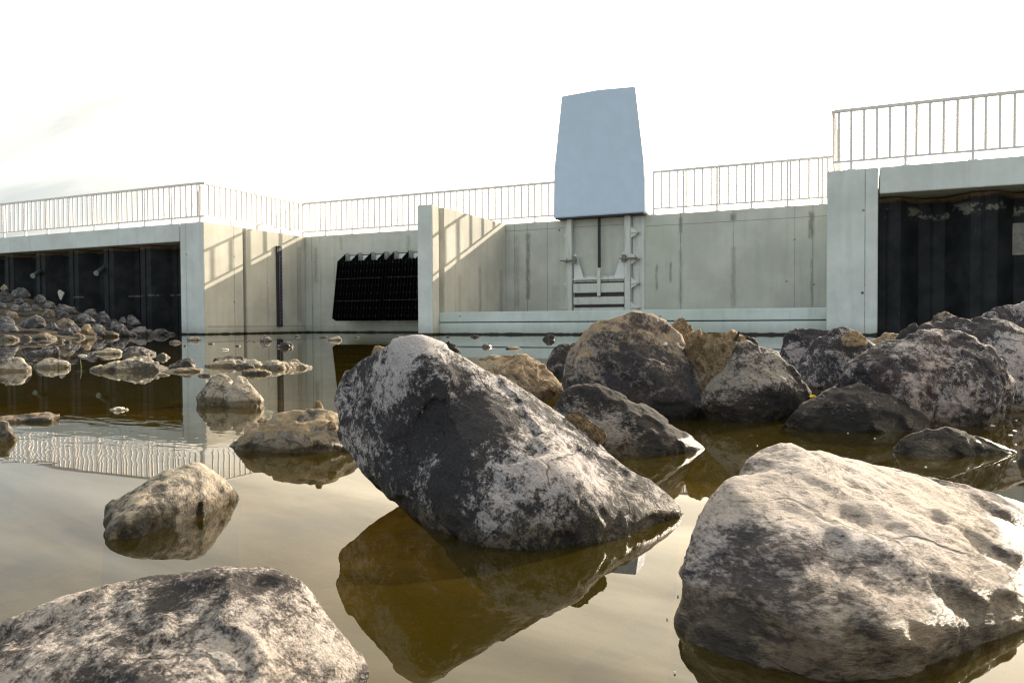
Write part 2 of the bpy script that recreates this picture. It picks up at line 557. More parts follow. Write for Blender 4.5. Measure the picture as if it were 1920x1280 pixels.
def rock_shape(pts, sub=5, p=46, seed=0, rough=1.0, cuts=8, cut=(0.70, 0.93), feats=(), layers=0.0):
    pts = np.array(pts, dtype=float)
    rs = np.random.RandomState(seed + 100)
    c = (pts.max(0) + pts.min(0)) / 2 * 0.5 + pts.mean(0) * 0.5
    pl = hull_planes([Vector(q) for q in pts - c])
    N, D = [], []
    for n, v0 in pl:
        d = float(n @ v0)
        if d < 1e-5:
            n_, d = n, 1e-5
        for k in range(len(N)):
            if N[k] @ n > 0.995 and abs(D[k] - d) < 0.03 * abs(D[k]) + 1e-6:
                break
        else:
            N.append(n); D.append(d)
    ext = (pts.max(0) - pts.min(0)) / 2
    s = float(ext.mean())
    tocam = CAM - c; tocam[2] = 0.0; tocam /= np.linalg.norm(tocam)
    for k in range(cuts):
        n = np.zeros(3)
        while n @ tocam < 0.62:                                   # chips on the face that is seen; the outline stays
            n = rs.normal(size=3); n /= np.linalg.norm(n)
            n = n / np.sqrt(ext / s); n /= np.linalg.norm(n)
        sup = float(((pts - c) @ n).max())
        N.append(n); D.append(sup * rs.uniform(*cut))
    N, D = np.array(N), np.array(D)
    V, Fc = ico(sub)
    dirs = V * ext; dirs /= np.linalg.norm(dirs, axis=1)[:, None]
    q = np.maximum(dirs @ N.T / D, 0.0)
    mx = q.max(1)
    tt = 1.0 / (mx * (((q / mx[:, None]) ** p).sum(1)) ** (1.0 / p))
    v = dirs * tt[:, None] * 1.02
    n = vnormals(v, Fc)
    off = rs.uniform(0, 90, 3)
    w = v / s
    disp = 0.050 * fbm(w * 1.6 + off, 3) + 0.036 * (fbm(w * 3.2 + off[::-1], 4, 0.5, True) - 0.35) + 0.022 * fbm(w * 9 + off, 5, 0.62)
    if sub >= 6:
        disp += 0.006 * fbm(w * 40 + off, 3, 0.6, True)
    if layers:
        ax = rs.normal(size=3) * 0.35 + np.array([0.2, 0.1, 1.0]); ax /= np.linalg.norm(ax)
        hgt = (w @ ax) * 7 + 1.2 * fbm(w * 1.5 + off, 3)
        saw = hgt - np.floor(hgt)
        disp += layers * 0.03 * (np.minimum(saw * 1.3, (1 - saw) * 6) - 0.4)
    ck = fbm(w * 2.2 + off * 0.7 + 0.4 * fbm(w * 1.1 + off, 2)[:, None], 2)   # a few cracks and ledges
    disp -= 0.022 * np.exp(-(ck / 0.022) ** 2) * (0.5 + 1.2 * np.maximum(0, fbm(w * 1.3 - off, 2)))
    disp += 0.030 * np.tanh(ck * 22)
    v = v + n * (disp * s * rough)[:, None]
    for (fp, rad, amt) in feats:
        d2 = ((v + c - np.array(fp)) ** 2).sum(1)
        v = v + vnormals(v, Fc) * (amt * np.exp(-d2 / (rad * rad)))[:, None]
    return v + c, Fc


GROUND_Z = -0.17


def fit_outline(v, pts):
    """stretch a finished stone a little so that it is as wide and as tall as the points it was laid out with"""
    def px(q):
        d = (q - CAM) @ FW
        return 960 + F_PX * ((q - CAM) @ RT) / d, 640 - F_PX * ((q - CAM) @ UP) / d, d
    tx, ty, _ = px(pts[pts[:, 2] > -0.002]); x, y, d = px(v)
    a = v[:, 2] > -0.002
    if a.sum() < 6 or len(tx) < 3: return v
    kx = min(1.35, max(0.75, (tx.max() - tx.min()) / (x[a].max() - x[a].min())))
    xm, txm = (x[a].max() + x[a].min()) / 2, (tx.max() + tx.min()) / 2
    wl = y[a].max()
    ky = min(1.7, max(0.7, (wl - ty.min()) / (wl - y[a].min())))
    nx = txm + (x - xm) * kx
    nyy = np.where(y < wl, wl + (y - wl) * ky, y)
    return v + RT * ((nx - x) * d / F_PX)[:, None] - UP * ((nyy - y) * d / F_PX)[:, None]


def put_rock(name, pts, mat, label, cat='rock', group=None, base=None, **kw):
    v, f = rock_shape(pts, **kw)
    v = fit_outline(v, np.array(pts))
    c = v.mean(0)
    base = np.array([c[0], c[1], v[:, 2].min()]) if base is None else np.array(base)
    me = mesh_from(name, v - base, f)
    o = link(name, me, mat, base)
    return tag(o, label, cat, group)


def auto_pts(outline, wl=None, depth=None, th=0.8, dep=0.10, front=0.55, base_y=None, extra=(), fx=(-1e9, 1e9), over=0.0, sink=False):
    """points of a stone whose upper edge is the outline and whose foot stands in the water at pixel row wl"""
    xs = [p[0] for p in outline]
    xc = (min(xs) + max(xs)) / 2
    df = water_depth(xc, wl) if wl is not None else depth
    by = wl if wl is not None else (base_y if base_y is not None else max(p[1] for p in outline))
    wid = (max(xs) - min(xs)) * df / F_PX
    T = th * wid
    dm = df + 0.45 * T
    pts = []
    for x, y in outline:
        pts.append(at(x, y, dm))
        if fx[0] <= x <= fx[1]:
            pts.append(at(xc + (x - xc) * 0.82, by + (y - by) * front, df + 0.14 * T))
        pts.append(at(xc + (x - xc) * 0.78, by + (y - by) * 0.6, dm + 0.5 * T))
    for k in ((0.15, 0.4, 0.6, 0.85) if fx[1] > 1e8 else (0.15, 0.4, 0.55)):
        mid = 0.3 < k < 0.7
        xx = min(xs) * (1 - k) + max(xs) * k
        if over:                                                   # the belly hangs clear of the water, the foot stands farther back
            pts.append(at(xx, by - over * F_PX / df - (0 if mid else 2.0), df + (0 if mid else 0.1 * T)))
            q = at(xx, by, df + (0.42 if mid else 0.5) * T); q[2] = 0.0
            pts.append(q)
        else:
            pts.append(at(xx, by - (0 if mid else 1.0), df + (0 if mid else 0.1 * T)))
    for x, y, fr in extra:
        pts.append(at(x, y, df + fr * T))
    cc = np.mean(pts, axis=0)
    zlow = -dep if wl is not None else (-0.2 if sink else min(p[2] for p in pts))
    low = []
    for q in pts:
        if wl is not None or base_y is None or sink:
            low.append(np.array([cc[0] + (q[0] - cc[0]) * 0.62, cc[1] + (q[1] - cc[1]) * 0.62, zlow]))
    return pts + low


def stone(name, label, outline, mat, wl=None, depth=None, th=0.8, dep=0.10, front=0.55, group=None, cat='rock', base_y=None, extra=(), fx=(-1e9, 1e9), over=0.0, sink=False, **kw):
    return put_rock(name, auto_pts(outline, wl, depth, th, dep, front, base_y, extra, fx, over, sink), mat, label, cat, group, **kw)


# ------------------------------------------------------------------ materials
M = {}
M['wall'] = concrete('main wall concrete', (0.55, 0.56, 0.51),
    vjoints=[(0.285, .02, .7), (0.62, .012, .5), (1.2, .012, .45), (5.3, .012, .4), (7.71, .014, .6), (8.12, .014, .75), (12.60, .022, .6), (13.98, .02, .45),
             (15.49, .014, .5), (15.92, .016, .55), (8.75, .010, .7)],
    hjoints=[(2.99, .010, .75, 7.4, 11.6), (2.90, .010, .75, 11.6, 16.5), (0.2, .012, .4, 0, 7)],
    stains=[(8.14, .10, .9, 2.95, .75), (12.60, .07, 2.6, 3.15, .8), (12.60, .07, .7, 2.3, .4), (13.98, .11, 2.85, 3.16, .8), (13.98, .09, .6, 2.3, .45), (15.88, .10, 2.3, 3.1, .8),
            (11.95, .055, 1.1, 1.9, .6), (12.33, .045, 1.3, 1.95, .65), (1.48, .11, 2.62, 3.18, .4), (4.05, .12, 2.5, 3.1, .4), (0.45, .12, 1.6, 2.9, .45), (15.9, .05, .6, 1.9, .55),
            (7.78, .12, .7, 2.9, .3), (9.0, .2, .6, 1.4, .25)],
    holes=[(9.12, 2.93, .9), (0.43, 2.35, .7), (15.3, 1.3, .6), (15.49, 2.35, .6), (15.95, 1.2, .6)], green=0.38)
M['wing'] = concrete('wing wall concrete', (0.55, 0.535, 0.475), axis='y',
    vjoints=[(-3.23, .016, .7), (-1.82, .014, .5), (-0.40, .018, .7)], hjoints=[(0.22, .03, .4, -4.3, 0)],
    stains=[(-0.3, .15, .3, 2.9, .35), (-1.8, .07, .3, 1.5, .35)], holes=[(-3.23, 2.3, .8), (-3.24, .95, .9), (-1.84, 1.6, .5)], green=0.2)
M['pier'] = concrete('pier concrete', (0.57, 0.555, 0.495), axis='y',
    vjoints=[(-3.13, .012, .55), (-1.71, .012, .55), (-0.32, .012, .35)],
    stains=[(-1.72, .14, .5, 1.9, .4), (-.35, .2, .4, 1.9, .45), (-2.9, .12, .5, 1.6, .25)], green=0.1)
M['column'] = concrete('column concrete', (0.63, 0.67, 0.65), vjoints=[(17.10, .012, .75), (-0.68, .012, .55)],
    holes=[(17.06, .82, .95), (17.07, 2.4, .6), (-.67, 2.3, .7)], green=0.15)
M['beam'] = concrete('cap beam concrete', (0.63, 0.67, 0.65), green=0.12)
M['log'] = concrete('stop log concrete', (0.59, 0.65, 0.63), green=0.3, holes=[(8.0, .45, .6), (13.0, .4, .6)])
M['rail'] = metal_mat('galvanised rail', (0.74, 0.71, 0.70), 0.55, 0.1, 0.10, 30)
M['galv'] = metal_mat('galvanised gate steel', (0.62, 0.65, 0.62), 0.6, 0.1, 0.06, 12, (0.30, 0.29, 0.25))
M['hook'] = metal_mat('weathered hook plate', (0.26, 0.265, 0.25), 0.6, 0.1, 0.2, 14)
M['galv_pale'] = metal_mat('pale galvanised plate', (0.68, 0.72, 0.71), 0.55, 0.1, 0.06, 10)
M['hood'] = metal_mat('grey blue sheet metal', (0.52, 0.63, 0.78), 0.62, 0.0, 0.04, 3)
M['hood_in'] = metal_mat('dark hood lining', (0.03, 0.035, 0.04), 0.6, 0.0)
M['spindle'] = metal_mat('dark green spindle', (0.012, 0.025, 0.022), 0.45, 0.2)
M['black'] = metal_mat('black coated steel', (0.004, 0.004, 0.0045), 0.7, 0.0, 0.3, spec=0.1)
M['bolt'] = metal_mat('dull bolt', (0.045, 0.045, 0.045), 0.6, 0.1)
M['slot'] = metal_mat('dark slot channel', (0.05, 0.047, 0.04), 0.6, 0.1)
M['gauge'] = metal_mat('dark blue enamel', (0.007, 0.008, 0.03), 0.4, 0.0)
M['gauge_side'] = metal_mat('brown gauge backing', (0.035, 0.02, 0.014), 0.6, 0.0)
M['gauge_w'] = metal_mat('white enamel', (0.16, 0.16, 0.27), 0.4, 0.0)
M['pipe_dark'] = metal_mat('weathered pipe', (0.07, 0.075, 0.06), 0.7, 0.0)
M['pvc'] = metal_mat('pale green pipe', (0.30, 0.42, 0.34), 0.5, 0.0)
M['pipe_in'] = metal_mat('pipe plug', (0.22, 0.31, 0.26), 0.6, 0.0)
M['plate'] = metal_mat('dull grey plate', (0.22, 0.21, 0.18), 0.6, 0.1, 0.3, 10, (0.05, 0.05, 0.04))


def pile_mat():
    t = NT('dark sheet piling')
    P, X, Y, Z, g = t.pos()
    a = t.noise(P, 2.2, 5, 0.6)
    col = t.mix(t.step(a, 0.35, 0.7), (0.011, 0.013, 0.015), (0.027, 0.029, 0.031))
    sm = t.noise(t.scaled(P, (2.0, 2.0, 3.2)), 1.0, 7, 0.75)
    # dried splashes in a loose band and crumbs of grout below the beam
    band = t.math('MULTIPLY', t.step(t.math('ABSOLUTE', t.math('SUBTRACT', Z, 2.37)), 0.17, 0.06), t.math('GREATER_THAN', X, 10.0))
    col = t.mix(t.math('MULTIPLY', band, t.step(sm, 0.52, 0.57)), col, (0.16, 0.16, 0.13))
    top = t.step(t.math('ADD', Z, t.math('MULTIPLY', sm, 0.3)), 2.70, 2.78)
    col = t.mix(t.math('MULTIPLY', top, 0.8), col, (0.16, 0.11, 0.055))
    low = t.math('MULTIPLY', t.step(t.math('ABSOLUTE', t.math('SUBTRACT', Z, 1.18)), 0.035, 0.012), t.step(t.noise(P, 1.6, 3), 0.5, 0.56))
    low = t.math('MULTIPLY', low, t.math('LESS_THAN', X, 10.0))
    col = t.mix(t.math('MULTIPLY', low, .7), col, (0.16, 0.145, 0.11))
    scr = t.noise(t.scaled(P, (16, 16, 1.1)), 1.0, 5, 0.75, 0.8)
    col = t.mix(t.math('MULTIPLY', t.step(scr, 0.66, 0.72), 0.35), col, (0.15, 0.16, 0.15))
    t.principled(col, t.math('ADD', 0.45, t.math('MULTIPLY', a, 0.25)), 0.0, t.bump(a, 0.01, 0.3), 0.12)
    return t.mat


M['pile'] = pile_mat()


def soil_mat(name, a, b, scale=4, bump=0.01):
    t = NT(name)
    P, X, Y, Z, g = t.pos()
    n1 = t.noise(P, scale, 6, 0.65, 0.3); n2 = t.noise(P, scale * 9, 5, 0.7)
    col = t.mix(t.step(n1, 0.35, 0.68), a, b)
    col = t.mix(t.math('MULTIPLY', t.step(n2, 0.5, 0.7), 0.5), col, tuple(c * 0.55 for c in a))
    t.principled(col, 0.95, 0, t.bump(t.math('ADD', n1, t.math('MULTIPLY', n2, 0.5)), bump, 0.8), 0.2)
    return t.mat


M['bed'] = soil_mat('pond bed silt', (0.13, 0.105, 0.040), (0.42, 0.335, 0.13), 3.4, 0.02)
M['earth'] = soil_mat('bank earth', (0.03, 0.027, 0.022), (0.06, 0.05, 0.04), 1.5, 0.03)
M['field'] = soil_mat('field', (0.06, 0.08, 0.03), (0.12, 0.12, 0.05), 0.4, 0.05)

# rocks
DK = (0.040, 0.038, 0.042); LT = (0.40, 0.37, 0.37)
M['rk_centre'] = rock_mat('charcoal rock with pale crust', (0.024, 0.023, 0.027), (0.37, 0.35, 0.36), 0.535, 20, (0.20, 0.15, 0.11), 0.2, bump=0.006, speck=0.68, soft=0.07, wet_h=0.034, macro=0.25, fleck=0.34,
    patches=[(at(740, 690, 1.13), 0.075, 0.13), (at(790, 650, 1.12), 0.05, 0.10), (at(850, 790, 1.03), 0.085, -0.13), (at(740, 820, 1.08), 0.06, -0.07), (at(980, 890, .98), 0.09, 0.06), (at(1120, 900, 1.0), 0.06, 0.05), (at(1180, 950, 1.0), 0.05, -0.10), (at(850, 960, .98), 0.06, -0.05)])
M['rk_right'] = rock_mat('grey banded rock', (0.060, 0.055, 0.061), (0.345, 0.32, 0.325), 0.525, 16, (0.24, 0.19, 0.13), 0.30, bump=0.007, speck=0.64, stretch=(0.6, 0.6, 1.7), soft=0.07, wet_h=0.044, macro=0.5, fleck=0.36, wetcol=(0.78, 0.64, 0.44))
M['rk_left'] = rock_mat('pitted grey rock', (0.045, 0.040, 0.041), (0.46, 0.42, 0.40), 0.515, 26, (0.24, 0.17, 0.11), 0.2, bump=0.010, speck=0.52, soft=0.07, wet_h=0.02, fleck=0.30)
M['rk_grey'] = rock_mat('blue grey rock with pale crust', (0.034, 0.032, 0.039), (0.37, 0.345, 0.35), 0.53, 12, (0.17, 0.11, 0.07), 0.2, bump=0.012, wet_h=0.03, macro=0.6, fleck=0.34, speck=0.62)
M['rk_dark'] = rock_mat('dark slate rock', (0.030, 0.027, 0.028), (0.31, 0.285, 0.265), 0.565, 11, (0.16, 0.11, 0.07), 0.25, bump=0.012, wet_h=0.03, stretch=(0.8, 0.8, 1.25), macro=0.5, fleck=0.34)
M['rk_mud'] = rock_mat('rock crusted with clay', (0.040, 0.037, 0.042), (0.30, 0.265, 0.235), 0.53, 8, (0.22, 0.13, 0.07), 0.4, (0.25, 0.19, 0.125), 0.36, bump=0.016, wet_h=0.03)
M['rk_tan'] = rock_mat('tan rock', (0.16, 0.115, 0.072), (0.42, 0.34, 0.25), 0.50, 8, (0.26, 0.17, 0.085), 0.5, (0.30, 0.21, 0.12), 0.3, bump=0.014, wet_h=0.03)
M['rk_pond'] = rock_mat('silted grey stone', (0.085, 0.078, 0.072), (0.44, 0.40, 0.35), 0.50, 8, (0.24, 0.19, 0.12), 0.3, (0.36, 0.315, 0.24), 0.25, bump=0.02, wet_h=0.026, wetcol=(0.72, 0.64, 0.50))
M['rk_flat'] = rock_mat('flat stone under silt', (0.085, 0.078, 0.072), (0.33, 0.305, 0.275), 0.52, 13, (0.20, 0.15, 0.095), 0.4, (0.24, 0.185, 0.12), 0.42, bump=0.010, wet_h=0.018)
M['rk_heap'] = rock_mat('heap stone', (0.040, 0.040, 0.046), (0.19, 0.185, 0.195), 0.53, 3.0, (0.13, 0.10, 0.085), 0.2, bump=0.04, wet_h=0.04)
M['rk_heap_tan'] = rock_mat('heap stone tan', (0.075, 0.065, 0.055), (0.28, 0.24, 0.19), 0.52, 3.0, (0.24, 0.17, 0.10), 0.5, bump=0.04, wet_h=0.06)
M['rk_big'] = rock_mat('dark rock with rust and white crust', (0.034, 0.030, 0.036), (0.40, 0.37, 0.365), 0.53, 12, (0.18, 0.10, 0.065), 0.35, bump=0.012, wet_h=0.03)
M['clay'] = rock_mat('dry clay', (0.15, 0.10, 0.055), (0.34, 0.25, 0.15), 0.50, 16, (0.20, 0.13, 0.06), 0.3, bump=0.012, wet_h=0.004)
M['white'] = rock_mat('pale pebble', (0.42, 0.40, 0.36), (0.66, 0.63, 0.57), 0.45, 30, bump=0.004, wet_h=0.004, tint_amt=0.05)
M['froth'] = metal_mat('dry froth', (0.70, 0.68, 0.60), 0.8, 0.0, 0.1, 60)
M['wood'] = metal_mat('black rotten wood', (0.014, 0.011, 0.009), 0.8, 0.0, 0.3, 30)
M['leaf'] = metal_mat('yellow leaf', (0.62, 0.50, 0.05), 0.6, 0.0, 0.2, 60)
M['grass'] = metal_mat('green blade', (0.10, 0.15, 0.03), 0.6, 0.0, 0.2, 30)


def water_mat():
    t = NT('pond water')
    P, X, Y, Z, g = t.pos()
    # a breath of wind ruffles one patch left of the middle; elsewhere the pond is all but still
    u = t.math('ADD', t.math('MULTIPLY', t.math('SUBTRACT', X, 15.35), 0.928), t.math('MULTIPLY', t.math('SUBTRACT', Y, -19.45), 0.372))
    w = t.math('ADD', t.math('MULTIPLY', t.math('SUBTRACT', X, 15.35), -0.372), t.math('MULTIPLY', t.math('SUBTRACT', Y, -19.45), 0.928))
    e = t.math('ADD', t.math('POWER', t.math('DIVIDE', u, 1.0), 2.0), t.math('POWER', t.math('DIVIDE', w, 0.50), 2.0))
    e = t.math('ADD', e, t.math('MULTIPLY', t.math('SUBTRACT', t.noise(P, 2.5, 2), 0.5), 0.9))
    patch = t.step(e, 1.1, 0.45)
    rot = t.new('ShaderNodeMapping'); t.l.new(P, rot.inputs['Vector'])
    rot.inputs['Rotation'].default_value = (0, 0, R_(24)); rot.inputs['Scale'].default_value = (0.45, 1.0, 1.0)
    r1 = t.noise(rot.outputs[0], 17, 2, 0.5)
    r2 = t.noise(rot.outputs[0], 4.0, 2, 0.5)
    amp = t.math('MULTIPLY_ADD', patch, 0.97, 0.012)
    h = t.math('MULTIPLY_ADD', r1, amp, t.math('MULTIPLY', r2, 0.12))
    nb = t.bump(h, 0.0006, 1.0)
    fr = t.new('ShaderNodeFresnel'); fr.inputs['IOR'].default_value = 1.333
    t.l.new(nb, fr.inputs['Normal'])
    gl = t.new('ShaderNodeBsdfGlossy'); gl.inputs['Roughness'].default_value = 0.0
    gl.inputs['Color'].default_value = (1, 1, 1, 1)
    t.l.new(nb, gl.inputs['Normal'])
    tr = t.new('ShaderNodeBsdfTransparent'); tr.inputs['Color'].default_value = (0.96, 0.92, 0.80, 1)
    # suspended silt: part of the light coming up is scattered in the water itself
    df = t.new('ShaderNodeBsdfDiffuse')
    t.l.new(t.mix(t.noise(P, 1.3, 3), (0.048, 0.038, 0.003), (0.090, 0.066, 0.005)), df.inputs['Color'])
    body = t.new('ShaderNodeMixShader'); body.inputs['Fac'].default_value = 0.26
    t.l.new(tr.outputs[0], body.inputs[1]); t.l.new(df.outputs[0], body.inputs[2])
    mx = t.new('ShaderNodeMixShader')
    t.l.new(fr.outputs[0], mx.inputs['Fac']); t.l.new(body.outputs[0], mx.inputs[1]); t.l.new(gl.outputs[0], mx.inputs[2])
    t.l.new(mx.outputs[0], t.out.inputs['Surface'])
    va = t.new('ShaderNodeVolumeAbsorption')
    va.inputs['Color'].default_value = (0.74, 0.645, 0.08, 1); va.inputs['Density'].default_value = 3.5
    t.l.new(va.outputs[0], t.out.inputs['Volume'])
    return t.mat


M['water'] = water_mat()

# ------------------------------------------------------------------ the setting
ZT = 3.2      # top of the concrete
b = MB(); b.face([(-3000, -3000, -0.75), (3000, -3000, -0.75), (3000, 3000, -0.75), (-3000, 3000, -0.75)])
tag(b.build('ground', M['field'], base=(0, 0, -0.75)), kind='structure')

# pond bed: a gently uneven sheet under the water
nx, ny = 150, 150
bm = bmesh.new()
gx = np.concatenate([np.linspace(-40, 10, 30), np.linspace(10.3, 20, 90), np.linspace(21, 60, 30)])
gy = np.concatenate([np.linspace(-60, -22, 20), np.linspace(-21.9, -17, 90), np.linspace(-16.5, 0.3, 40)])
GX, GY = np.meshgrid(gx, gy, indexing='ij')
pp = np.stack([GX.ravel(), GY.ravel(), np.zeros(GX.size)], 1)
hz = GROUND_Z + 0.05 * fbm(pp * 0.9, 4) + 0.03 * fbm(pp * 3.1 + 5, 3)
V = [bm.verts.new((x, y, z)) for x, y, z in zip(pp[:, 0], pp[:, 1], hz)]
for i in range(len(gx) - 1):
    for j in range(len(gy) - 1):
        k = i * len(gy) + j
        bm.faces.new((V[k], V[k + len(gy)], V[k + len(gy) + 1], V[k + 1]))
mbed = MB(); mbed.bm.free(); mbed.bm = bm
tag(mbed.build('pond_bed', M['bed'], base=(10, -20, GROUND_Z), smooth=True), kind='structure')

b = MB(); b.box((-40, -60, -0.6), (60, 0.2, 0.0))
tag(b.build('pond_water', M['water'], base=(10, -20, 0)), kind='structure')

b = MB()
b.prism([(-60, -3.2), (-0.95, -3.2), (-0.95, 0.86), (17.36, 0.86), (17.36, -3.2), (80, -3.2), (80, 260), (-60, 260)], 'z', -0.7, 3.12)
tag(b.build('embankment', M['field'], base=(10, 60, -0.7)), kind='structure')

# ------------------------------------------------------------------ concrete intake structure
b = MB(); b.box((0.004, 0, -0.55), (16.416, 0.85, ZT)); b.bevel(0.012)
tag(b.build('main_wall', M['wall'], base=(8, 0.4, -0.55)), 'long grey concrete back wall of the intake, stained and jointed, behind gate and rack', 'wall')
b = MB(); b.prism([(-0.9, -4.39), (0, -4.39), (0, -2.861), (-0.14, -2.861), (-0.14, -2.738), (0, -2.738), (0, 0.85), (-0.9, 0.85)], 'z', -0.55, ZT); b.bevel(0.012)
wing = b.build('wing_wall', M['wing'], base=(-0.45, -2, -0.55))
tag(wing, 'concrete wing wall left of the rack, its side catching low sun and railing shadows', 'wall')
b = MB(); b.box((-0.138, -2.858, -0.5), (-0.128, -2.741, ZT - 0.01)); b.build('slot_channel', M['slot'], wing)
b = MB(); b.box((-0.897, -4.396, -0.5), (-0.003, -4.3903, ZT - 0.012)); b.build('front_face', M['column'], wing)
b = MB(); b.prism([(7.01, -4.308), (7.43, -4.308), (7.43, -3.984), (7.26, -3.984), (7.26, -3.727), (7.43, -3.727), (7.43, -0.003), (7.01, -0.003)], 'z', -0.55, ZT); b.bevel(0.014)
pier = b.build('pier', M['pier'], base=(7.2, -2, -0.55))
tag(pier, 'free standing concrete pier with a vertical slot, between the black rack and the gate bay', 'pier')
b = MB(); b.box((7.014, -4.315, -0.5), (7.426, -4.3083, ZT - 0.014)); b.build('front_face', M['column'], pier)
b = MB(); b.prism([(16.42, -4.493), (17.324, -4.493), (17.324, 0.85), (16.42, 0.85), (16.42, -3.78), (16.55, -3.78), (16.55, -4.03), (16.42, -4.03)], 'z', -0.55, ZT); b.bevel(0.014)
tag(b.build('column', M['column'], base=(16.9, -2, -0.55)), 'wide pale concrete column right of the gate bay, end of the right wing wall', 'pier')
b = MB(); b.box((-16, -4.39, 2.69), (-0.935, -3.25, ZT)); b.bevel(0.012)
tag(b.build('cap_beam', M['beam'], base=(-8, -3.8, 2.69)), 'pale concrete cap beam over the dark sheet piling at the far left', 'beam')
b = MB(); b.box((17.352, -4.493, 2.70), (26, -3.25, ZT)); b.bevel(0.012)
tag(b.build('cap_beam', M['beam'], base=(21, -3.8, 2.70)), 'pale concrete cap beam over the sheet piling at the upper right', 'beam')

# stop logs between pier and column
logs = empty('stop_log_barrier', (11.9, -3.9, -0.3))
tag(logs, 'low concrete barrier of two stacked horizontal stop logs in front of the gate', 'barrier')
for z0, z1 in ((-0.3, 0.288), (0.312, 0.556)):
    b = MB(); b.box((7.265, -3.975, z0), (16.545, -3.79, z1)); b.bevel(0.012)
    b.build('stop_log', M['log'], logs, base=(11.9, -3.9, z0))
b = MB(); b.box((7.44, -3.93, 0.26), (16.41, -3.85, 0.34)); b.build('joint_seal', M['black'], logs)


# ------------------------------------------------------------------ sheet piling
def pile_wall(x0, x1, first, label):
    poly = []
    x = first
    per = 1.6
    pts = []
    while x < x1 + per:
        pts += [(x, -4.10), (x + 0.43, -4.10), (x + 0.76, -3.62), (x + 1.22, -3.62)]
        x += per
    pts = [p for p in pts if x0 - 0.01 <= p[0] <= x1 + 0.01]
    pts = [(x0, pts[0][1])] + pts + [(x1, pts[-1][1])]
    back = [(x, y + 0.03) for x, y in pts[::-1]]
    b = MB(); b.prism(pts + back, 'z', -0.6, 2.66)
    root = b.build('sheet_piling', M['pile'], base=((x0 + x1) / 2, -3.9, -0.6))
    tag(root, label, 'sheet piling')
    k = first
    b = MB()
    while k < x1:                                                  # interlocks: a narrow rib at every other flange
        for xx, yy in ((k + 0.2, -4.112), (k + 0.99, -3.632)):
            if x0 < xx < x1: b.tube((xx, yy, -0.5), (xx, yy, 2.64), 0.016, 6)
        k += per
    b.build('interlock', M['pile'], root)
    return root


pile_wall(-16, -0.94, -2.87 - 1.6 * 9, 'dark corrugated steel sheet piling under the left cap beam, behind the stone heap')
pr_ = pile_wall(17.34, 26, 17.30, 'dark corrugated steel sheet piling splashed with dried mortar under the right cap beam')
b = MB(); b.box((19.62, -3.66, 1.50), (19.98, -3.625, 2.10)); b.bevel(0.006)
pl = b.build('cover_plate', M['plate'])
tag(pl, 'dull grey rectangular steel plate fixed to the right sheet piling at the photo edge', 'plate')
for (x, y) in ((62, 517), (181, 512)):
    p = onY(x, y, -4.42)
    root = empty('drain_pipe', tuple(p))
    tag(root, 'pale green drain pipe stub poking from the left sheet piling, %s' % ('nearer the wing wall' if x > 100 else 'the one farther left'), 'pipe', 'drain pipes through the left sheet piling')
    d = Vector((0.32, -0.80, -0.42)).normalized()
    b = MB(); b.tube(p - np.array(d) * 0.50, p, 0.072, 18); b.build('pipe_body', M['pipe_dark'], root, smooth=False)
    b = MB(); b.tube(p, p + np.array(d) * 0.03, 0.080, 18); b.build('pipe_cap', M['pipe_in'], root)


# ------------------------------------------------------------------ railings
def railing(label, A, B, top, base_z, posts, bal, sub='railing', lower=3.375, end_posts=()):
    """A, B: plan points; posts and bal: distances from A"""
    A, B = Vector((*A, 0)), Vector((*B, 0))
    d = (B - A).normalized(); L = (B - A).length
    n = Vector((-d.y, d.x, 0))
    root = empty(sub, (A.x, A.y, base_z))
    tag(root, label, 'railing', 'railings along the top of the walls')
    pt = lambda s, z: A + d * s + Vector((0, 0, z))

    def bar(mb, s0, s1, z, hw, hh):
        c = [pt(s0, z) + n * a + Vector((0, 0, e)) for a, e in ((-hw, -hh), (hw, -hh), (hw, hh), (-hw, hh))]
        c2 = [pt(s1, z) + n * a + Vector((0, 0, e)) for a, e in ((-hw, -hh), (hw, -hh), (hw, hh), (-hw, hh))]
        v = [mb.bm.verts.new(q) for q in c + c2]
        for f in ((0, 1, 2, 3), (7, 6, 5, 4), (0, 4, 5, 1), (1, 5, 6, 2), (2, 6, 7, 3), (3, 7, 4, 0)):
            mb.bm.faces.new([v[i] for i in f])
    b = MB(); bar(b, 0, L, top, 0.034, 0.031); b.bevel(0.008, 2); b.build('handrail', M['rail'], root)
    b = MB(); bar(b, 0, L, lower, 0.022, 0.021); b.build('bottom_rail', M['rail'], root)
    proto = None
    for s in bal:
        if any(abs(s - q) < 0.06 for q in posts) or not 0.03 < s < L - 0.03:
            continue
        p = pt(s, lower)
        if proto is None:
            b = MB(); b.tube(p, p + Vector((0, 0, top - lower)), 0.0265, 6)
            proto = b.build('baluster', M['rail'], root, base=p)
        else:
            o = proto.copy(); COL.objects.link(o); o.parent = root
            o.location = p - root.location
    pp0 = bp0 = None
    for s in posts:
        p = pt(s, base_z)
        if pp0 is None:
            b = MB()
            c = p
            b.box((c.x - 0.025, c.y - 0.025, base_z + 0.012), (c.x + 0.025, c.y + 0.025, top - 0.02))
            pp0 = b.build('post', M['rail'], root, base=p)
            b = MB(); b.box((c.x - 0.075, c.y - 0.05, base_z - 0.004), (c.x + 0.075, c.y + 0.05, base_z + 0.018)); b.bevel(0.004, 1)
            for ex in (-0.055, 0.055):
                b.tube((c.x + ex, c.y, base_z + 0.016), (c.x + ex, c.y, base_z + 0.036), 0.011, 6)
            bp0 = b.build('base_plate', M['rail'], pp0, base=p)
        else:
            o = pp0.copy(); COL.objects.link(o); o.parent = root
            o.location = p - root.location
            q = bp0.copy(); COL.objects.link(q); q.parent = o
    return root


seq = lambda a, st, n: [a + st * i for i in range(n)]
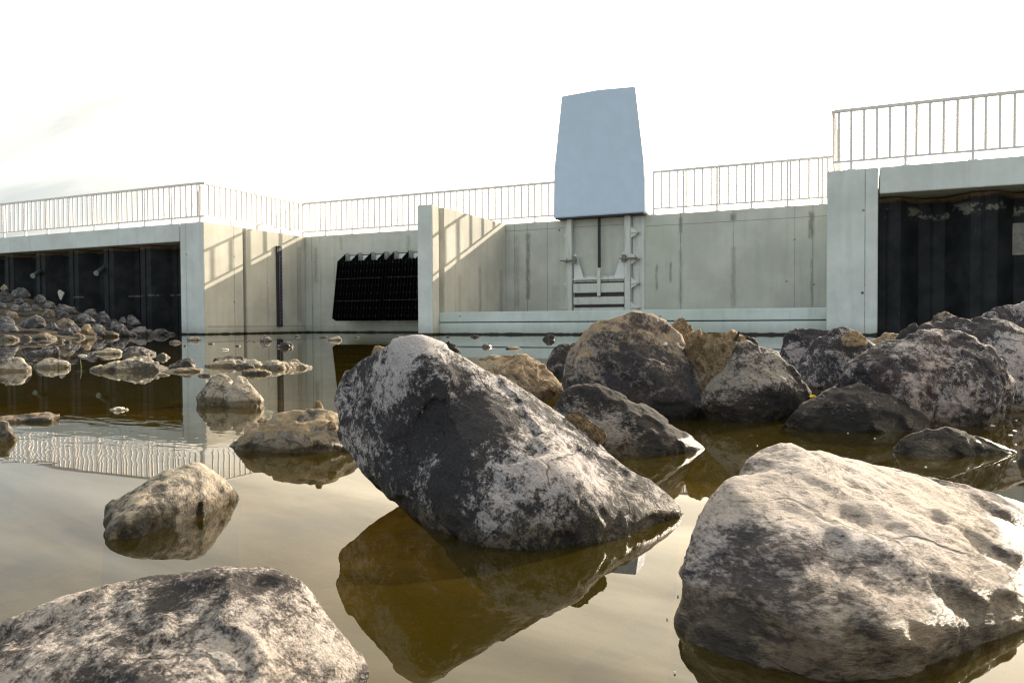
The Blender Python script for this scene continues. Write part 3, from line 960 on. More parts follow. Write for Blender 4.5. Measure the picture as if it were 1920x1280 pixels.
# left of the wing wall, running off to the left: distances from the corner
railing('galvanised railing with thin balusters along the left cap beam, running out of frame', (-0.08, -4.31), (-12.5, -4.31), 4.315, ZT,
        seq(0.13, 1.092, 12), seq(0.13 - 0.13, 0.2184, 58))
railing('short railing along the top of the left wing wall, running back to the main wall', (-0.08, -4.31), (-0.08, 0.08), 4.315, ZT,
        [1.08, 2.16, 3.24, 4.32], seq(0.0, 0.216, 21))
railing('railing on the main wall between the wing wall corner and the gate housing', (-0.08, 0.08), (9.02, 0.08), 4.325, ZT,
        [x + 0.08 for x in seq(0.81, 1.076, 8)], [x + 0.08 for x in seq(0.81 - 0.2152 * 3, 0.2152, 44)])
railing('railing on the main wall between the gate housing and the right column', (11.83, 0.08), (16.50, 0.08), 4.37, ZT,
        [0.02, 0.835, 1.72, 2.60, 3.48, 4.30], seq(0.02, 0.2205, 22))
railing('railing seen nearly end on along the right wing wall behind the column', (16.53, -4.41), (16.53, 0.06), 4.36, ZT,
        [1.0, 2.1, 3.2], seq(0.0, 0.22, 21))
railing('large railing above the right column and right cap beam', (16.55, -4.41), (23.5, -4.41), 4.36, ZT,
        [0.30] + seq(1.24, 1.10, 6), seq(0.08, 0.2235, 32))

# ------------------------------------------------------------------ gate housing (grey hood) and sluice gate
hood = empty('gate_housing', (10.4, -0.1, 3.2))
tag(hood, 'tall grey blue sheet metal gate housing with tapering upper half on the main wall', 'gate housing')
Y0, Y1 = -0.45, 0.75
zb = 3.225; zk = 4.555; zt0, ztk, zt1 = 6.60, 6.645, 6.60
front = [(9.117, zb), (11.719, zb), (11.711, zk), (11.478, zt1), (10.437, ztk), (9.378, zt0), (9.142, zk)]
b = MB()
ins = 0.10
lo = [b.bm.verts.new((x, Y0, z)) for x, z in front]
hi = [b.bm.verts.new((x + (0 if z < 5 else (0.02 if x < 10 else -0.02)), Y1 - (0 if z < 5 else 0.25), z - (0.02 if z > 5 else 0))) for x, z in front]
b.bm.faces.new(lo)
b.bm.faces.new(hi[::-1])
for i in range(len(front)):
    j = (i + 1) % len(front)
    b.bm.faces.new((lo[i], hi[i], hi[j], lo[j]))
b.bevel(0.02, 2, 20)
b.build('hood_shell', M['hood'], hood)
b = MB(); b.box((9.16, -0.41, 3.195), (11.68, 0.7, 3.224)); b.build('hood_base', M['hood_in'], hood)
b = MB(); b.box((9.135, -0.4535, 4.548), (11.705, -0.4502, 4.556)); b.build('seam', M['hood'], hood)
b = MB()
q = [onY(1196, 172, 0.1), onY(1196.8, 183, 0.1), onY(1199.5, 187.5, 0.1)]
b.tube(q[0], q[1], 0.022, 8); b.tube(q[1], q[2], 0.022, 8); b.tube(q[1], (11.44, 0.1, q[1][2] - 0.02), 0.012, 6)
b.build('lifting_hook', M['rail'], hood)

gate = empty('sluice_gate', (10.33, -0.15, -0.3))
tag(gate, 'galvanised steel sluice gate in its guide frame with central spindle under the grey housing', 'sluice gate')
for x0, x1 in ((9.30, 9.43), (11.30, 11.62)):
    b = MB(); b.box((x0, -0.03, -0.3), (x1, -0.002, 3.19)); b.build('anchor_flange', M['galv'], gate)
for x0, x1, sx in ((9.43, 9.565, -1), (11.10, 11.262, 1)):
    b = MB(); b.box((x0, -0.20, -0.3), (x1, -0.031, 3.2)); b.bevel(0.01, 1); gpost = b.build('guide_post', M['galv'], gate)
    xo = x0 if sx < 0 else x1
    for z in (0.68, 1.36, 2.02, 2.74):
        b = MB()
        w = 0.12 if sx < 0 else 0.24
        b.box((min(xo, xo + sx * w), -0.19, z - 0.012), (max(xo, xo + sx * w), -0.032, z + 0.012))
        for dz in (0.16, -0.16):
            b.prism([(xo, z), (xo + sx * w, z + (0.013 if dz > 0 else -0.013)), (xo, z + dz)], 'y', -0.16, -0.14)
        b.build('stiffener', M['galv'], gpost)
    b = MB()
    for z in seq(0.95, 0.68, 4):
        b.tube((xo + sx * (0.06 if sx < 0 else 0.16), -0.03, z), (xo + sx * (0.06 if sx < 0 else 0.16), -0.055, z), 0.018, 8)
    b.build('anchor_bolts', M['galv_pale'], gpost)
# clamps with horizontal arm at mid height
for x0, x1, xs in ((9.24, 9.72, 9.62), (10.98, 11.48, 11.04)):
    b = MB(); b.box((x0, -0.30, 2.015), (x1, -0.205, 2.045))
    for xx in (x0 + 0.20, x1 - 0.06): b.tube((xx, -0.26, 1.96), (xx, -0.26, 2.10), 0.016, 6)
    b.box((xs, -0.28, 1.93), (xs + 0.10, -0.206, 2.14)); b.build('clamp', M['plate'], gate)
b = MB(); b.tube((10.37, -0.16, 1.60), (10.37, -0.16, 3.22), 0.042, 12); b.build('spindle', M['spindle'], gate)
b = MB(); b.box((10.335, -0.25, 1.02), (10.42, -0.185, 1.72)); b.tube((10.375, -0.26, 1.56), (10.375, -0.18, 1.56), 0.03, 8); b.tube((10.375, -0.2, 1.7), (10.375, -0.2, 1.80), 0.05, 10)
b.build('spindle_lug', M['galv'], gate)
leaf = MB(); leaf.box((9.585, -0.075, -0.3), (11.08, -0.045, 1.58)); leaf.bevel(0.004, 1); gl_ = leaf.build('gate_leaf', M['galv'], gate)
b = MB(); b.box((9.59, -0.19, 1.475), (11.09, -0.076, 1.515)); b.bevel(0.005, 1); b.build('top_flange', M['galv_pale'], gl_)
for z0, z1 in ((1.115, 1.375), (0.785, 0.995), (0.40, 0.695)):
    b = MB(); b.box((9.60, -0.17, z0), (11.08, -0.0765, z1)); b.bevel(0.012, 2); b.build('cross_beam', M['galv'], gl_)
for z0, z1 in ((1.0, 1.11), (0.70, 0.78), (1.38, 1.42)):  # dark strips stand in for the shade in the gaps between the beams
    b = MB(); b.box((9.61, -0.09, z0), (11.07, -0.0762, z1)); b.build('shadow_strip', M['slot'], gl_)
for sx, xa, xb in ((1, 9.60, 9.90), (-1, 11.09, 10.78)):
    b = MB(); b.prism([(xa, 1.52), (xb, 1.52), (xa + sx * 0.11, 2.14), (xa + sx * 0.05, 2.22), (xa, 2.20)], 'y', -0.12, -0.10); b.bevel(0.003, 1); b.build('gusset_plate', M['galv_pale'], gl_)

# ------------------------------------------------------------------ trash racks
def rack(xa, xb, hooks, label):
    root = empty('trash_rack', ((xa + xb) / 2, -0.5, 0.37))
    tag(root, label, 'trash rack', 'black trash racks on the main wall')
    fr = lambda s: (-0.50 - 0.31 * s, 2.30 - 1.845 * s)      # front edge from top (s=0) to bottom
    prof = [(-0.24, 2.26), (-0.50, 2.30), (-0.81, 0.455), (-0.60, 0.37), (-0.56, 0.37)]
    n = int(round((xb - xa) / 0.118))
    b = MB()
    for i in range(n + 1):
        x = xa + (xb - xa) * i / n
        b.prism(prof, 'x', x - 0.007, x + 0.007)
    b.build('bars', M['black'], root)
    b = MB()
    b.prism([(-0.252, 2.25), (-0.262, 2.25), (-0.60, 0.38), (-0.57, 0.38)], 'x', xa, xb)
    b.build('back_sheet', M['black'], root)
    b = MB()
    for r, s in enumerate(seq(0.06, 0.1285, 8)):
        y, z = fr(s)
        dy = 0.012 if r in (2, 5) else 0.12
        b.tube((xa - 0.01, y + dy, z), (xb + 0.01, y + dy, z), 0.006, 6)
        for i in range(2, n, 2):
            x = xa + (xb - xa) * i / n
            b.box((x - 0.013, y - 0.006, z - 0.011), (x + 0.013, y + 0.004, z + 0.011))
    b.build('tie_rods', M['bolt'], root)
    for k, x in enumerate(hooks):
        b = MB(); b.prism([(-0.02, 2.54), (-0.10, 2.56), (-0.50, 2.30), (-0.48, 2.10), (-0.02, 2.16)], 'x', x - 0.012, x + 0.012)
        h = b.build('hook_arm', M['black'], root)
        b = MB()
        pts = [(0.07 * math.cos(a), 0.07 * math.sin(a)) for a in np.linspace(0, math.pi, 8)] + [(-0.07, -0.17)] + [(0.07 * math.cos(a), -0.17 + 0.07 * math.sin(a)) for a in np.linspace(math.pi, 2 * math.pi, 8)][1:]
        b.prism([(x + 0.09 + u, 2.50 + w) for u, w in pts], 'y', -0.155, -0.125)
        b.tube((x + 0.09, -0.165, 2.36), (x + 0.09, -0.12, 2.36), 0.022, 8)
        b.build('hook_plate', M['hook'], h)
        if k < len(hooks) - 1:
            b = MB(); b.box((x + 0.03, -0.10, 2.26), (hooks[k + 1] - 0.03, -0.075, 2.475)); b.bevel(0.003, 1)
            b.build('mounting_plate', M['galv_pale'], root)
    b = MB(); b.tube((hooks[0], -0.05, 2.50), (hooks[-1] + 0.02, -0.05, 2.50), 0.013, 8); b.build('hanging_rod', M['bolt'], root)
    return root


rack(1.71, 3.46, [1.74, 2.24, 2.74, 3.24], 'left of two black bar trash racks hung on the main wall, whole panel in view')
rack(3.58, 5.34, [3.60, 4.14, 4.66, 5.18], 'right of two black bar trash racks, partly hidden behind the concrete pier')

# ------------------------------------------------------------------ staff gauge on the wing wall
gg = empty('staff_gauge', (0.06, -1.33, 0.21))
tag(gg, 'narrow dark blue staff gauge with white scale marks on the left wing wall', 'gauge')
b = MB(); b.box((0.002, -1.43, 0.21), (0.062, -1.21, 2.78)); b.bevel(0.004, 1); b.build('backing_post', M['gauge_side'], gg)
b = MB(); b.box((0.0635, -1.375, 0.22), (0.070, -1.212, 2.77)); b.build('scale_board', M['gauge'], gg)
b = MB()
b.box((0.0705, -1.352, 0.25), (0.0715, -1.325, 2.42))
z = 0.30
while z < 2.45:
    b.box((0.0705, -1.285, z), (0.0715, -1.235, z + 0.022)); b.box((0.0705, -1.285, z + 0.022), (0.0715, -1.268, z + 0.05))
    z += 0.112
b.box((0.0705, -1.36, 2.42), (0.0715, -1.23, 2.445)); b.box((0.0705, -1.36, 2.445), (0.0715, -1.34, 2.56)); b.box((0.0705, -1.26, 2.49), (0.0715, -1.23, 2.53))
b.build('scale_marks', M['gauge_w'], gg)

# ------------------------------------------------------------------ large rocks near the camera
def W(x, y):
    return on_water(x, y)


def under(ps, k=0.9, z=GROUND_Z - 0.02):
    c = np.mean(ps, axis=0)
    return [np.array([c[0] + (p[0] - c[0]) * k, c[1] + (p[1] - c[1]) * k, z]) for p in ps]


A = at
foot = [W(755, 952), W(800, 988), W(900, 1022), W(960, 1034), W(1050, 1034), W(1150, 1014), W(1230, 985), W(1282, 964)]
pts = [A(626, 745, 1.25), A(640, 700, 1.25), A(690, 655, 1.20), A(740, 634, 1.15), A(785, 627, 1.13), A(832, 640, 1.13), A(900, 680, 1.14), A(1000, 742, 1.14),
       A(1100, 817, 1.13), A(1180, 876, 1.12), A(1245, 930, 1.10), A(1266, 942, 1.095), A(638, 810, 1.24), A(668, 865, 1.20),
       A(800, 690, 1.08), A(900, 745, 1.055), A(1010, 815, 1.045), A(1110, 882, 1.045), A(1190, 932, 1.05), A(725, 770, 1.14), A(900, 930, .955), A(1050, 950, .94), A(1150, 965, .97), A(820, 930, 1.02),
       A(800, 690, 1.32), A(1000, 790, 1.32), A(1200, 930, 1.22), A(720, 745, 1.33), A(900, 760, 1.40)] + foot
pts += under(foot[4:] + [A(1120, 930, 1.2), A(1220, 930, 1.2)], 0.6)
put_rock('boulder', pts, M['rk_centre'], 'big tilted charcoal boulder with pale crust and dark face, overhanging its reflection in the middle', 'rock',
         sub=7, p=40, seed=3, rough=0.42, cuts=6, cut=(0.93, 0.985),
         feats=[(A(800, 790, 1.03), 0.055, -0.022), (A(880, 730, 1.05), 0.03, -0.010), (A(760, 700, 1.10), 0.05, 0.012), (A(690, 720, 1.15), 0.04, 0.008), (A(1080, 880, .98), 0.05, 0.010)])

foot = [W(1263, 1178), W(1300, 1212), W(1400, 1252), W(1520, 1284), W(1600, 1284), W(1720, 1264), W(1810, 1218), W(1920, 1170), W(2080, 1130)]
pts = [A(1290, 1075, .72), A(1330, 960, .76), A(1375, 890, .80), A(1430, 848, .84), A(1500, 830, .86), A(1570, 836, .88), A(1700, 870, .92), A(1800, 897, .95), A(1920, 932, .98),
       A(2050, 980, 1.0), A(2150, 1050, .95), A(1400, 925, .735), A(1550, 925, .745), A(1720, 965, .775), A(1900, 1005, .81),
       A(1330, 1100, .675), A(1500, 1120, .615), A(1700, 1110, .65), A(1900, 1100, .70), A(1450, 1205, .595), A(1600, 1210, .572), A(1750, 1190, .60),
       A(1500, 900, 1.1), A(1700, 920, 1.15), A(1950, 980, 1.15)] + foot
pts += under(foot + [A(1600, 900, 1.1), A(2000, 980, 1.1)], 0.9)
put_rock('boulder', pts, M['rk_right'], 'large grey boulder with sunlit top and wet foot in the lower right corner', 'rock',
         sub=7, p=34, seed=8, rough=0.5, cuts=6, cut=(0.93, 0.985), layers=0.35,
         feats=[(A(1640, 985, .73), 0.028, -0.010), (A(1690, 1040, .68), 0.03, 0.008), (A(1420, 1170, .62), 0.03, -0.006), (A(1590, 900, .80), 0.012, -0.006)])

foot = [W(692, 1292), W(640, 1390), W(480, 1520), W(250, 1580), W(0, 1560), W(-250, 1420)]
pts = [A(-260, 1290, .60), A(-120, 1215, .61), A(0, 1175, .62), A(120, 1126, .62), A(250, 1087, .62), A(400, 1062, .62), A(480, 1060, .62), A(540, 1082, .61), A(605, 1130, .60), A(652, 1190, .585), A(687, 1250, .575),
       A(300, 1160, .55), A(120, 1215, .545), A(450, 1190, .535), A(300, 1330, .46), A(540, 1310, .50), A(50, 1350, .47),
       A(400, 1100, .72), A(100, 1160, .72), A(580, 1180, .68)] + foot
pts += under(foot + [A(400, 1100, .75), A(0, 1160, .75)], 0.9)
put_rock('boulder', pts, M['rk_left'], 'rough pitted grey boulder rising from the lower left corner', 'rock', sub=7, p=34, seed=21, rough=0.6, cuts=7, cut=(0.95, 0.99))

# small ridge shaped rock, left
foot = [W(193, 1016), W(215, 1020), W(291, 993), W(371, 960), W(450, 932)]
pts = [A(197, 948, 1.10), A(240, 915, 1.11), A(290, 884, 1.12), A(340, 866, 1.13), A(376, 866, 1.14), A(412, 890, 1.17), A(432, 914, 1.19), A(225, 968, 1.00), A(300, 930, 1.045), A(380, 905, 1.11),
       A(300, 900, 1.25), A(400, 905, 1.28), W(200, 945)] + foot
pts += under(foot + [A(300, 900, 1.25), A(400, 905, 1.28)], 0.95)
put_rock('rock', pts, M['rk_pond'], 'small ridged grey rock with a glistening wet edge, alone in the left foreground water', 'rock', sub=6, p=40, seed=5, rough=0.65, cuts=5, cut=(0.85, 0.96), layers=0.4)

# the twin peaked rock: two stones grown together
o1 = auto_pts([(366, 741), (380, 722), (400, 704), (425, 698), (440, 712), (452, 740)], wl=760, th=0.8)
o2 = auto_pts([(420, 742), (436, 712), (446, 698), (458, 699), (472, 720), (481, 735), (493, 749)], wl=764, th=0.9)
va, fa = rock_shape(o1, sub=5, seed=31, p=30, cuts=5); vb, fb = rock_shape(o2, sub=5, seed=32, p=30, cuts=5)
base = np.array([va[:, 0].mean(), va[:, 1].mean(), va[:, 2].min()])
me = mesh_from('rock', np.concatenate([va, vb]) - base, np.concatenate([fa, fb + len(va)]))
tag(link('rock', me, M['rk_pond'], base), 'twin peaked grey rock standing in the water left of the central boulder', 'rock')

# ------------------------------------------------------------------ middle distance rocks
stone('flat_rock', 'low flat rock crusted with brown silt, half hidden behind the central boulder',
      [(429, 834), (447, 810), (480, 788), (520, 774), (560, 771), (605, 765), (650, 775), (690, 790), (720, 835)], M['rk_flat'], wl=853, th=0.75, sub=6, seed=41, rough=1.2, front=0.5)
for k, (x0, x1, y0, y1, lab) in enumerate([(480, 505, 782, 794, 'dark silt crumb at the left end of the flat silted rock'), (520, 535, 777, 784, 'small round silt crumb in the middle of the flat silted rock'),
                                          (587, 608, 750, 770, 'pointed brown clod standing on the flat silted rock'), (566, 584, 764, 773, 'dark clod lying left of the pointed clod on the flat rock'),
                                          (612, 632, 788, 800, 'dark clod beside the central boulder on the flat silted rock')]):
    d = 1.74 if k < 4 else 1.66
    xm = (x0 + x1) / 2
    out = [(x0, y1), (x0 + (x1 - x0) * .15, y0 + (y1 - y0) * .3), (xm - (2 if k != 2 else 5), y0), (xm + 3, y0 + 2), (x1 - 2, y1 - (y1 - y0) * .4), (x1, y1 + 2)]
    stone('silt_clod', lab, out, M['clay'], depth=d, th=0.8, cat='clod', sub=4, seed=50 + k, rough=1.6, cuts=4, base_y=y1 + 6)

stone('rock', 'tan rounded rock just behind the top slope of the central boulder', [(870, 700), (890, 682), (908, 671), (950, 668), (986, 662), (1016, 677), (1031, 700), (1046, 720), (1064, 742)], M['rk_tan'], wl=752, th=0.8, sub=6, seed=61, rough=0.75)
stone('rock', 'thin pale stone flush with the water behind the tan rock', [(895, 673), (912, 667), (930, 665), (946, 671)], M['rk_pond'], wl=675, th=0.7, sub=4, seed=62)
stone('rock', 'angular dark grey rock with sunlit right slope between central boulder and brown boulder',
      [(1020, 790), (1037, 757), (1060, 734), (1090, 726), (1120, 718), (1150, 737), (1200, 749), (1250, 769), (1282, 790), (1315, 818), (1352, 843)], M['rk_dark'], wl=858, th=0.7, sub=6, seed=63, rough=0.68, p=46, extra=[(1185, 790, .16), (1235, 830, .05)], cuts=6)
stone('boulder', 'big brown boulder crusted with clay on top, behind the angular dark rock',
      [(1053, 712), (1058, 688), (1075, 653), (1086, 634), (1110, 609), (1150, 596), (1190, 587), (1236, 582), (1257, 600), (1272, 615), (1302, 640), (1322, 670), (1337, 710), (1340, 750), (1322, 785)],
      M['rk_mud'], wl=792, th=0.8, sub=6, seed=64, rough=0.85, front=0.72, p=40, cuts=12, over=0.022, fx=(1053, 1236), extra=[(1222, 632, .26), (1252, 690, .17), (1282, 742, .10), (1296, 782, .08), (1150, 690, .04)])
stone('rock', 'dark jagged rock squeezed behind the left side of the brown boulder', [(1024, 690), (1030, 662), (1046, 648), (1080, 642), (1105, 650), (1110, 690)], M['rk_dark'], wl=706, th=0.8, sub=5, seed=65, rough=0.95)
stone('clay_lump', 'tan clay lump showing behind the top right of the brown boulder', [(1256, 612), (1266, 598), (1282, 595), (1294, 604), (1300, 620)], M['clay'], depth=2.75, th=0.9, cat='clod', sub=5, seed=66, rough=1.5, base_y=660)
stone('boulder', 'dark boulder with pale streaks beside the brown boulder, clay on its left shoulder',
      [(1300, 760), (1320, 680), (1345, 645), (1400, 637), (1432, 648), (1462, 664), (1492, 690), (1512, 715), (1522, 736), (1500, 765)], M['rk_dark'], wl=792, th=0.8, sub=6, seed=67, rough=0.68, front=0.75, over=0.03, fx=(1300, 1463), extra=[(1436, 668, .26), (1466, 715, .16), (1485, 765, .10)])
stone('clay_lump', 'lumpy brown clay mass wedged between the brown boulder and the streaked dark boulder',
      [(1284, 690), (1283, 624), (1310, 616), (1345, 617), (1380, 625), (1402, 638), (1404, 662), (1380, 690), (1345, 706)], M['clay'], depth=2.20, th=0.7, cat='clod', sub=6, seed=68, sink=True, rough=2.0, base_y=720, front=0.8)
q = at(1378, 640, 2.22)
b = MB(); b.tube(q, at(1386, 622, 2.22), 0.006, 7, 0.003); b.tube(at(1371, 644, 2.22), q, 0.009, 7, 0.007)
tag(b.build('wood_splinter', M['wood']), 'black splinter of wood sticking up from the brown clay mass', 'wood')
stone('wood_lump', 'black rotten lump lying behind the streaked dark boulder', [(1388, 640), (1398, 630), (1410, 632), (1422, 642)], M['wood'], depth=2.6, th=0.6, cat='wood', sub=4, seed=69, rough=1.6, base_y=660)
stone('rock', 'grey rock with pale blotches, the low back one showing left of the blotched slab', [(1455, 665), (1472, 630), (1498, 615), (1540, 616), (1580, 625), (1590, 670)], M['rk_grey'], depth=3.3, th=0.7, sub=6, seed=70, sink=True, base_y=735)
stone('boulder', 'upright blue grey slab with pale blotches left of the largest right boulder', [(1486, 735), (1492, 660), (1520, 632), (1555, 618), (1582, 611), (1604, 619), (1625, 640), (1660, 655), (1670, 735)], M['rk_grey'], depth=2.9, th=0.6, sub=6, seed=71, sink=True, front=0.8, base_y=745, rough=0.61)
stone('clay_lump', 'tan clay lump sitting on the upright blue grey slab', [(1576, 634), (1583, 623), (1602, 619), (1618, 625), (1627, 642)], M['clay'], depth=2.86, th=0.7, cat='clod', sub=5, seed=72, rough=1.4, base_y=650)
stone('rock', 'low tan stones of the bank right of the clay lump', [(1622, 652), (1640, 632), (1665, 623), (1695, 626), (1715, 655)], M['rk_tan'], depth=3.9, th=0.8, sub=5, seed=73, sink=True, base_y=690)
stone('rock', 'small dark angular rock in front of the right sheet piling', [(1674, 640), (1690, 612), (1714, 604), (1724, 620), (1726, 650)], M['rk_dark'], depth=3.7, th=0.8, sub=5, seed=74, sink=True, base_y=690)
stone('rock', 'brown topped rock at the top of the right rock pile', [(1716, 620), (1738, 595), (1757, 584), (1782, 583), (1798, 594), (1805, 640)], M['rk_mud'], depth=3.9, th=0.8, sub=5, seed=75, sink=True, base_y=690)
stone('rock', 'pointed small rock on the crest of the right pile', [(1812, 620), (1828, 593), (1846, 583), (1872, 592), (1888, 625)], M['rk_grey'], depth=3.7, th=0.8, sub=5, seed=76, sink=True, base_y=690)
stone('rock', 'pale topped rock at the far right crest of the pile', [(1852, 610), (1860, 578), (1880, 569), (1930, 564), (1985, 572), (2000, 640)], M['rk_grey'], depth=4.0, th=0.7, sub=5, seed=77, sink=True, base_y=690)
stone('rock', 'grey rock below the pale topped one at the right photo edge', [(1872, 625), (1890, 596), (1925, 588), (1975, 600), (1990, 660)], M['rk_grey'], depth=3.4, th=0.7, sub=5, seed=78, sink=True, base_y=700)
stone('boulder', 'broad dark boulder with white crust behind the largest right boulder', [(1700, 690), (1716, 630), (1740, 605), (1772, 592), (1842, 597), (1882, 606), (1922, 622), (1985, 655), (2010, 740)], M['rk_grey'], wl=772, th=0.75, sub=6, seed=79, front=0.75, rough=0.68)
stone('boulder', 'largest dark boulder of the right pile, rust brown streaks and white crust',
      [(1562, 735), (1590, 688), (1622, 663), (1662, 640), (1702, 629), (1752, 616), (1792, 624), (1832, 631), (1862, 645), (1887, 670), (1905, 702), (1906, 735), (1890, 775)], M['rk_big'] if 'rk_big' in M else M['rk_grey'],
      wl=802, th=0.75, sub=7, seed=80, front=0.72, rough=0.75, layers=0.5, over=0.022, extra=[(1700, 695, .04), (1820, 668, .14), (1790, 765, .0), (1640, 745, .05)],
      feats=[(at(1852, 725, 2.12), 0.045, -0.03), (at(1640, 700, 2.2), 0.06, 0.02)])
stone('flat_rock', 'dark wet slab in shadow at the foot of the largest right boulder', [(1470, 790), (1492, 768), (1530, 745), (1562, 733), (1585, 724), (1622, 717), (1662, 735), (1702, 752), (1742, 768), (1775, 805)], M['rk_dark'], wl=812, th=0.6, sub=6, seed=81, rough=0.82)
stone('rock', 'low dark rock with a sparkling right tip in the water behind the lower right boulder', [(1673, 834), (1692, 816), (1720, 806), (1745, 806), (1766, 799), (1792, 803), (1812, 815), (1852, 828), (1887, 842), (1908, 849)], M['rk_dark'], wl=858, th=0.55, sub=6, seed=82, rough=0.68)
stone('rock', 'edge of a dark rock cut off by the right side of the photo', [(1908, 868), (1915, 836), (1935, 825), (1990, 830), (2010, 868)], M['rk_dark'], wl=876, th=0.7, sub=5, seed=83)
for k, (x, y, d, r) in enumerate([(1157, 600, 2.32, 5), (1150, 606, 2.31, 3.5), (1247, 644, 2.12, 3.5), (1121, 637, 2.25, 4)]):
    out = [(x - r * 1.3, y + r * .6), (x - r * .5, y - r * .6), (x + r * .8, y - r * .8), (x + r * 1.3, y + r * .3)]
    stone('pebble', ['white shell like chip on top of the brown boulder', 'smaller white chip just below the larger one on the brown boulder', 'tiny white chip on the right shoulder of the brown boulder', 'dark grey chip on the left shoulder of the brown boulder'][k],
          out, M['white'] if k < 3 else M['rk_dark'], depth=d, th=0.6, cat='pebble', sub=3, seed=90 + k, base_y=y + r * 1.2)
stone('clay_clod', 'crumbling brown clod stuck on the right slope of the central boulder', [(1060, 783), (1068, 771), (1085, 776), (1105, 792), (1128, 808), (1138, 824), (1120, 824)], M['clay'], depth=1.115, th=0.35, cat='clod', sub=5, seed=95, rough=1.8, base_y=832)
stone('mud_lump', 'dark ragged mud lump peeping over the top of the central boulder', [(822, 652), (828, 641), (842, 639), (854, 646), (862, 656)], M['wood'], wl=672, th=0.6, cat='clod', sub=5, seed=96, rough=2.0)
# yellow leaf
b = MB()
c = at(1523, 742, 2.01)
pts2 = [(u * .6, w * .6) for u, w in [(-.014, 0), (-.008, .007), (.002, .009), (.012, .004), (.017, -.001), (.010, -.006), (0, -.007), (-.009, -.004)]]
rdir, udir = RT, UP * 0.75 - FW * 0.55
b.face([tuple(c + rdir * u + udir * w) for u, w in pts2])
bmesh.ops.solidify(b.bm, geom=list(b.bm.faces), thickness=0.0008)
tag(b.build('fallen_leaf', M['leaf']), 'tiny bright yellow leaf caught between the dark slab and the streaked boulder', 'leaf')

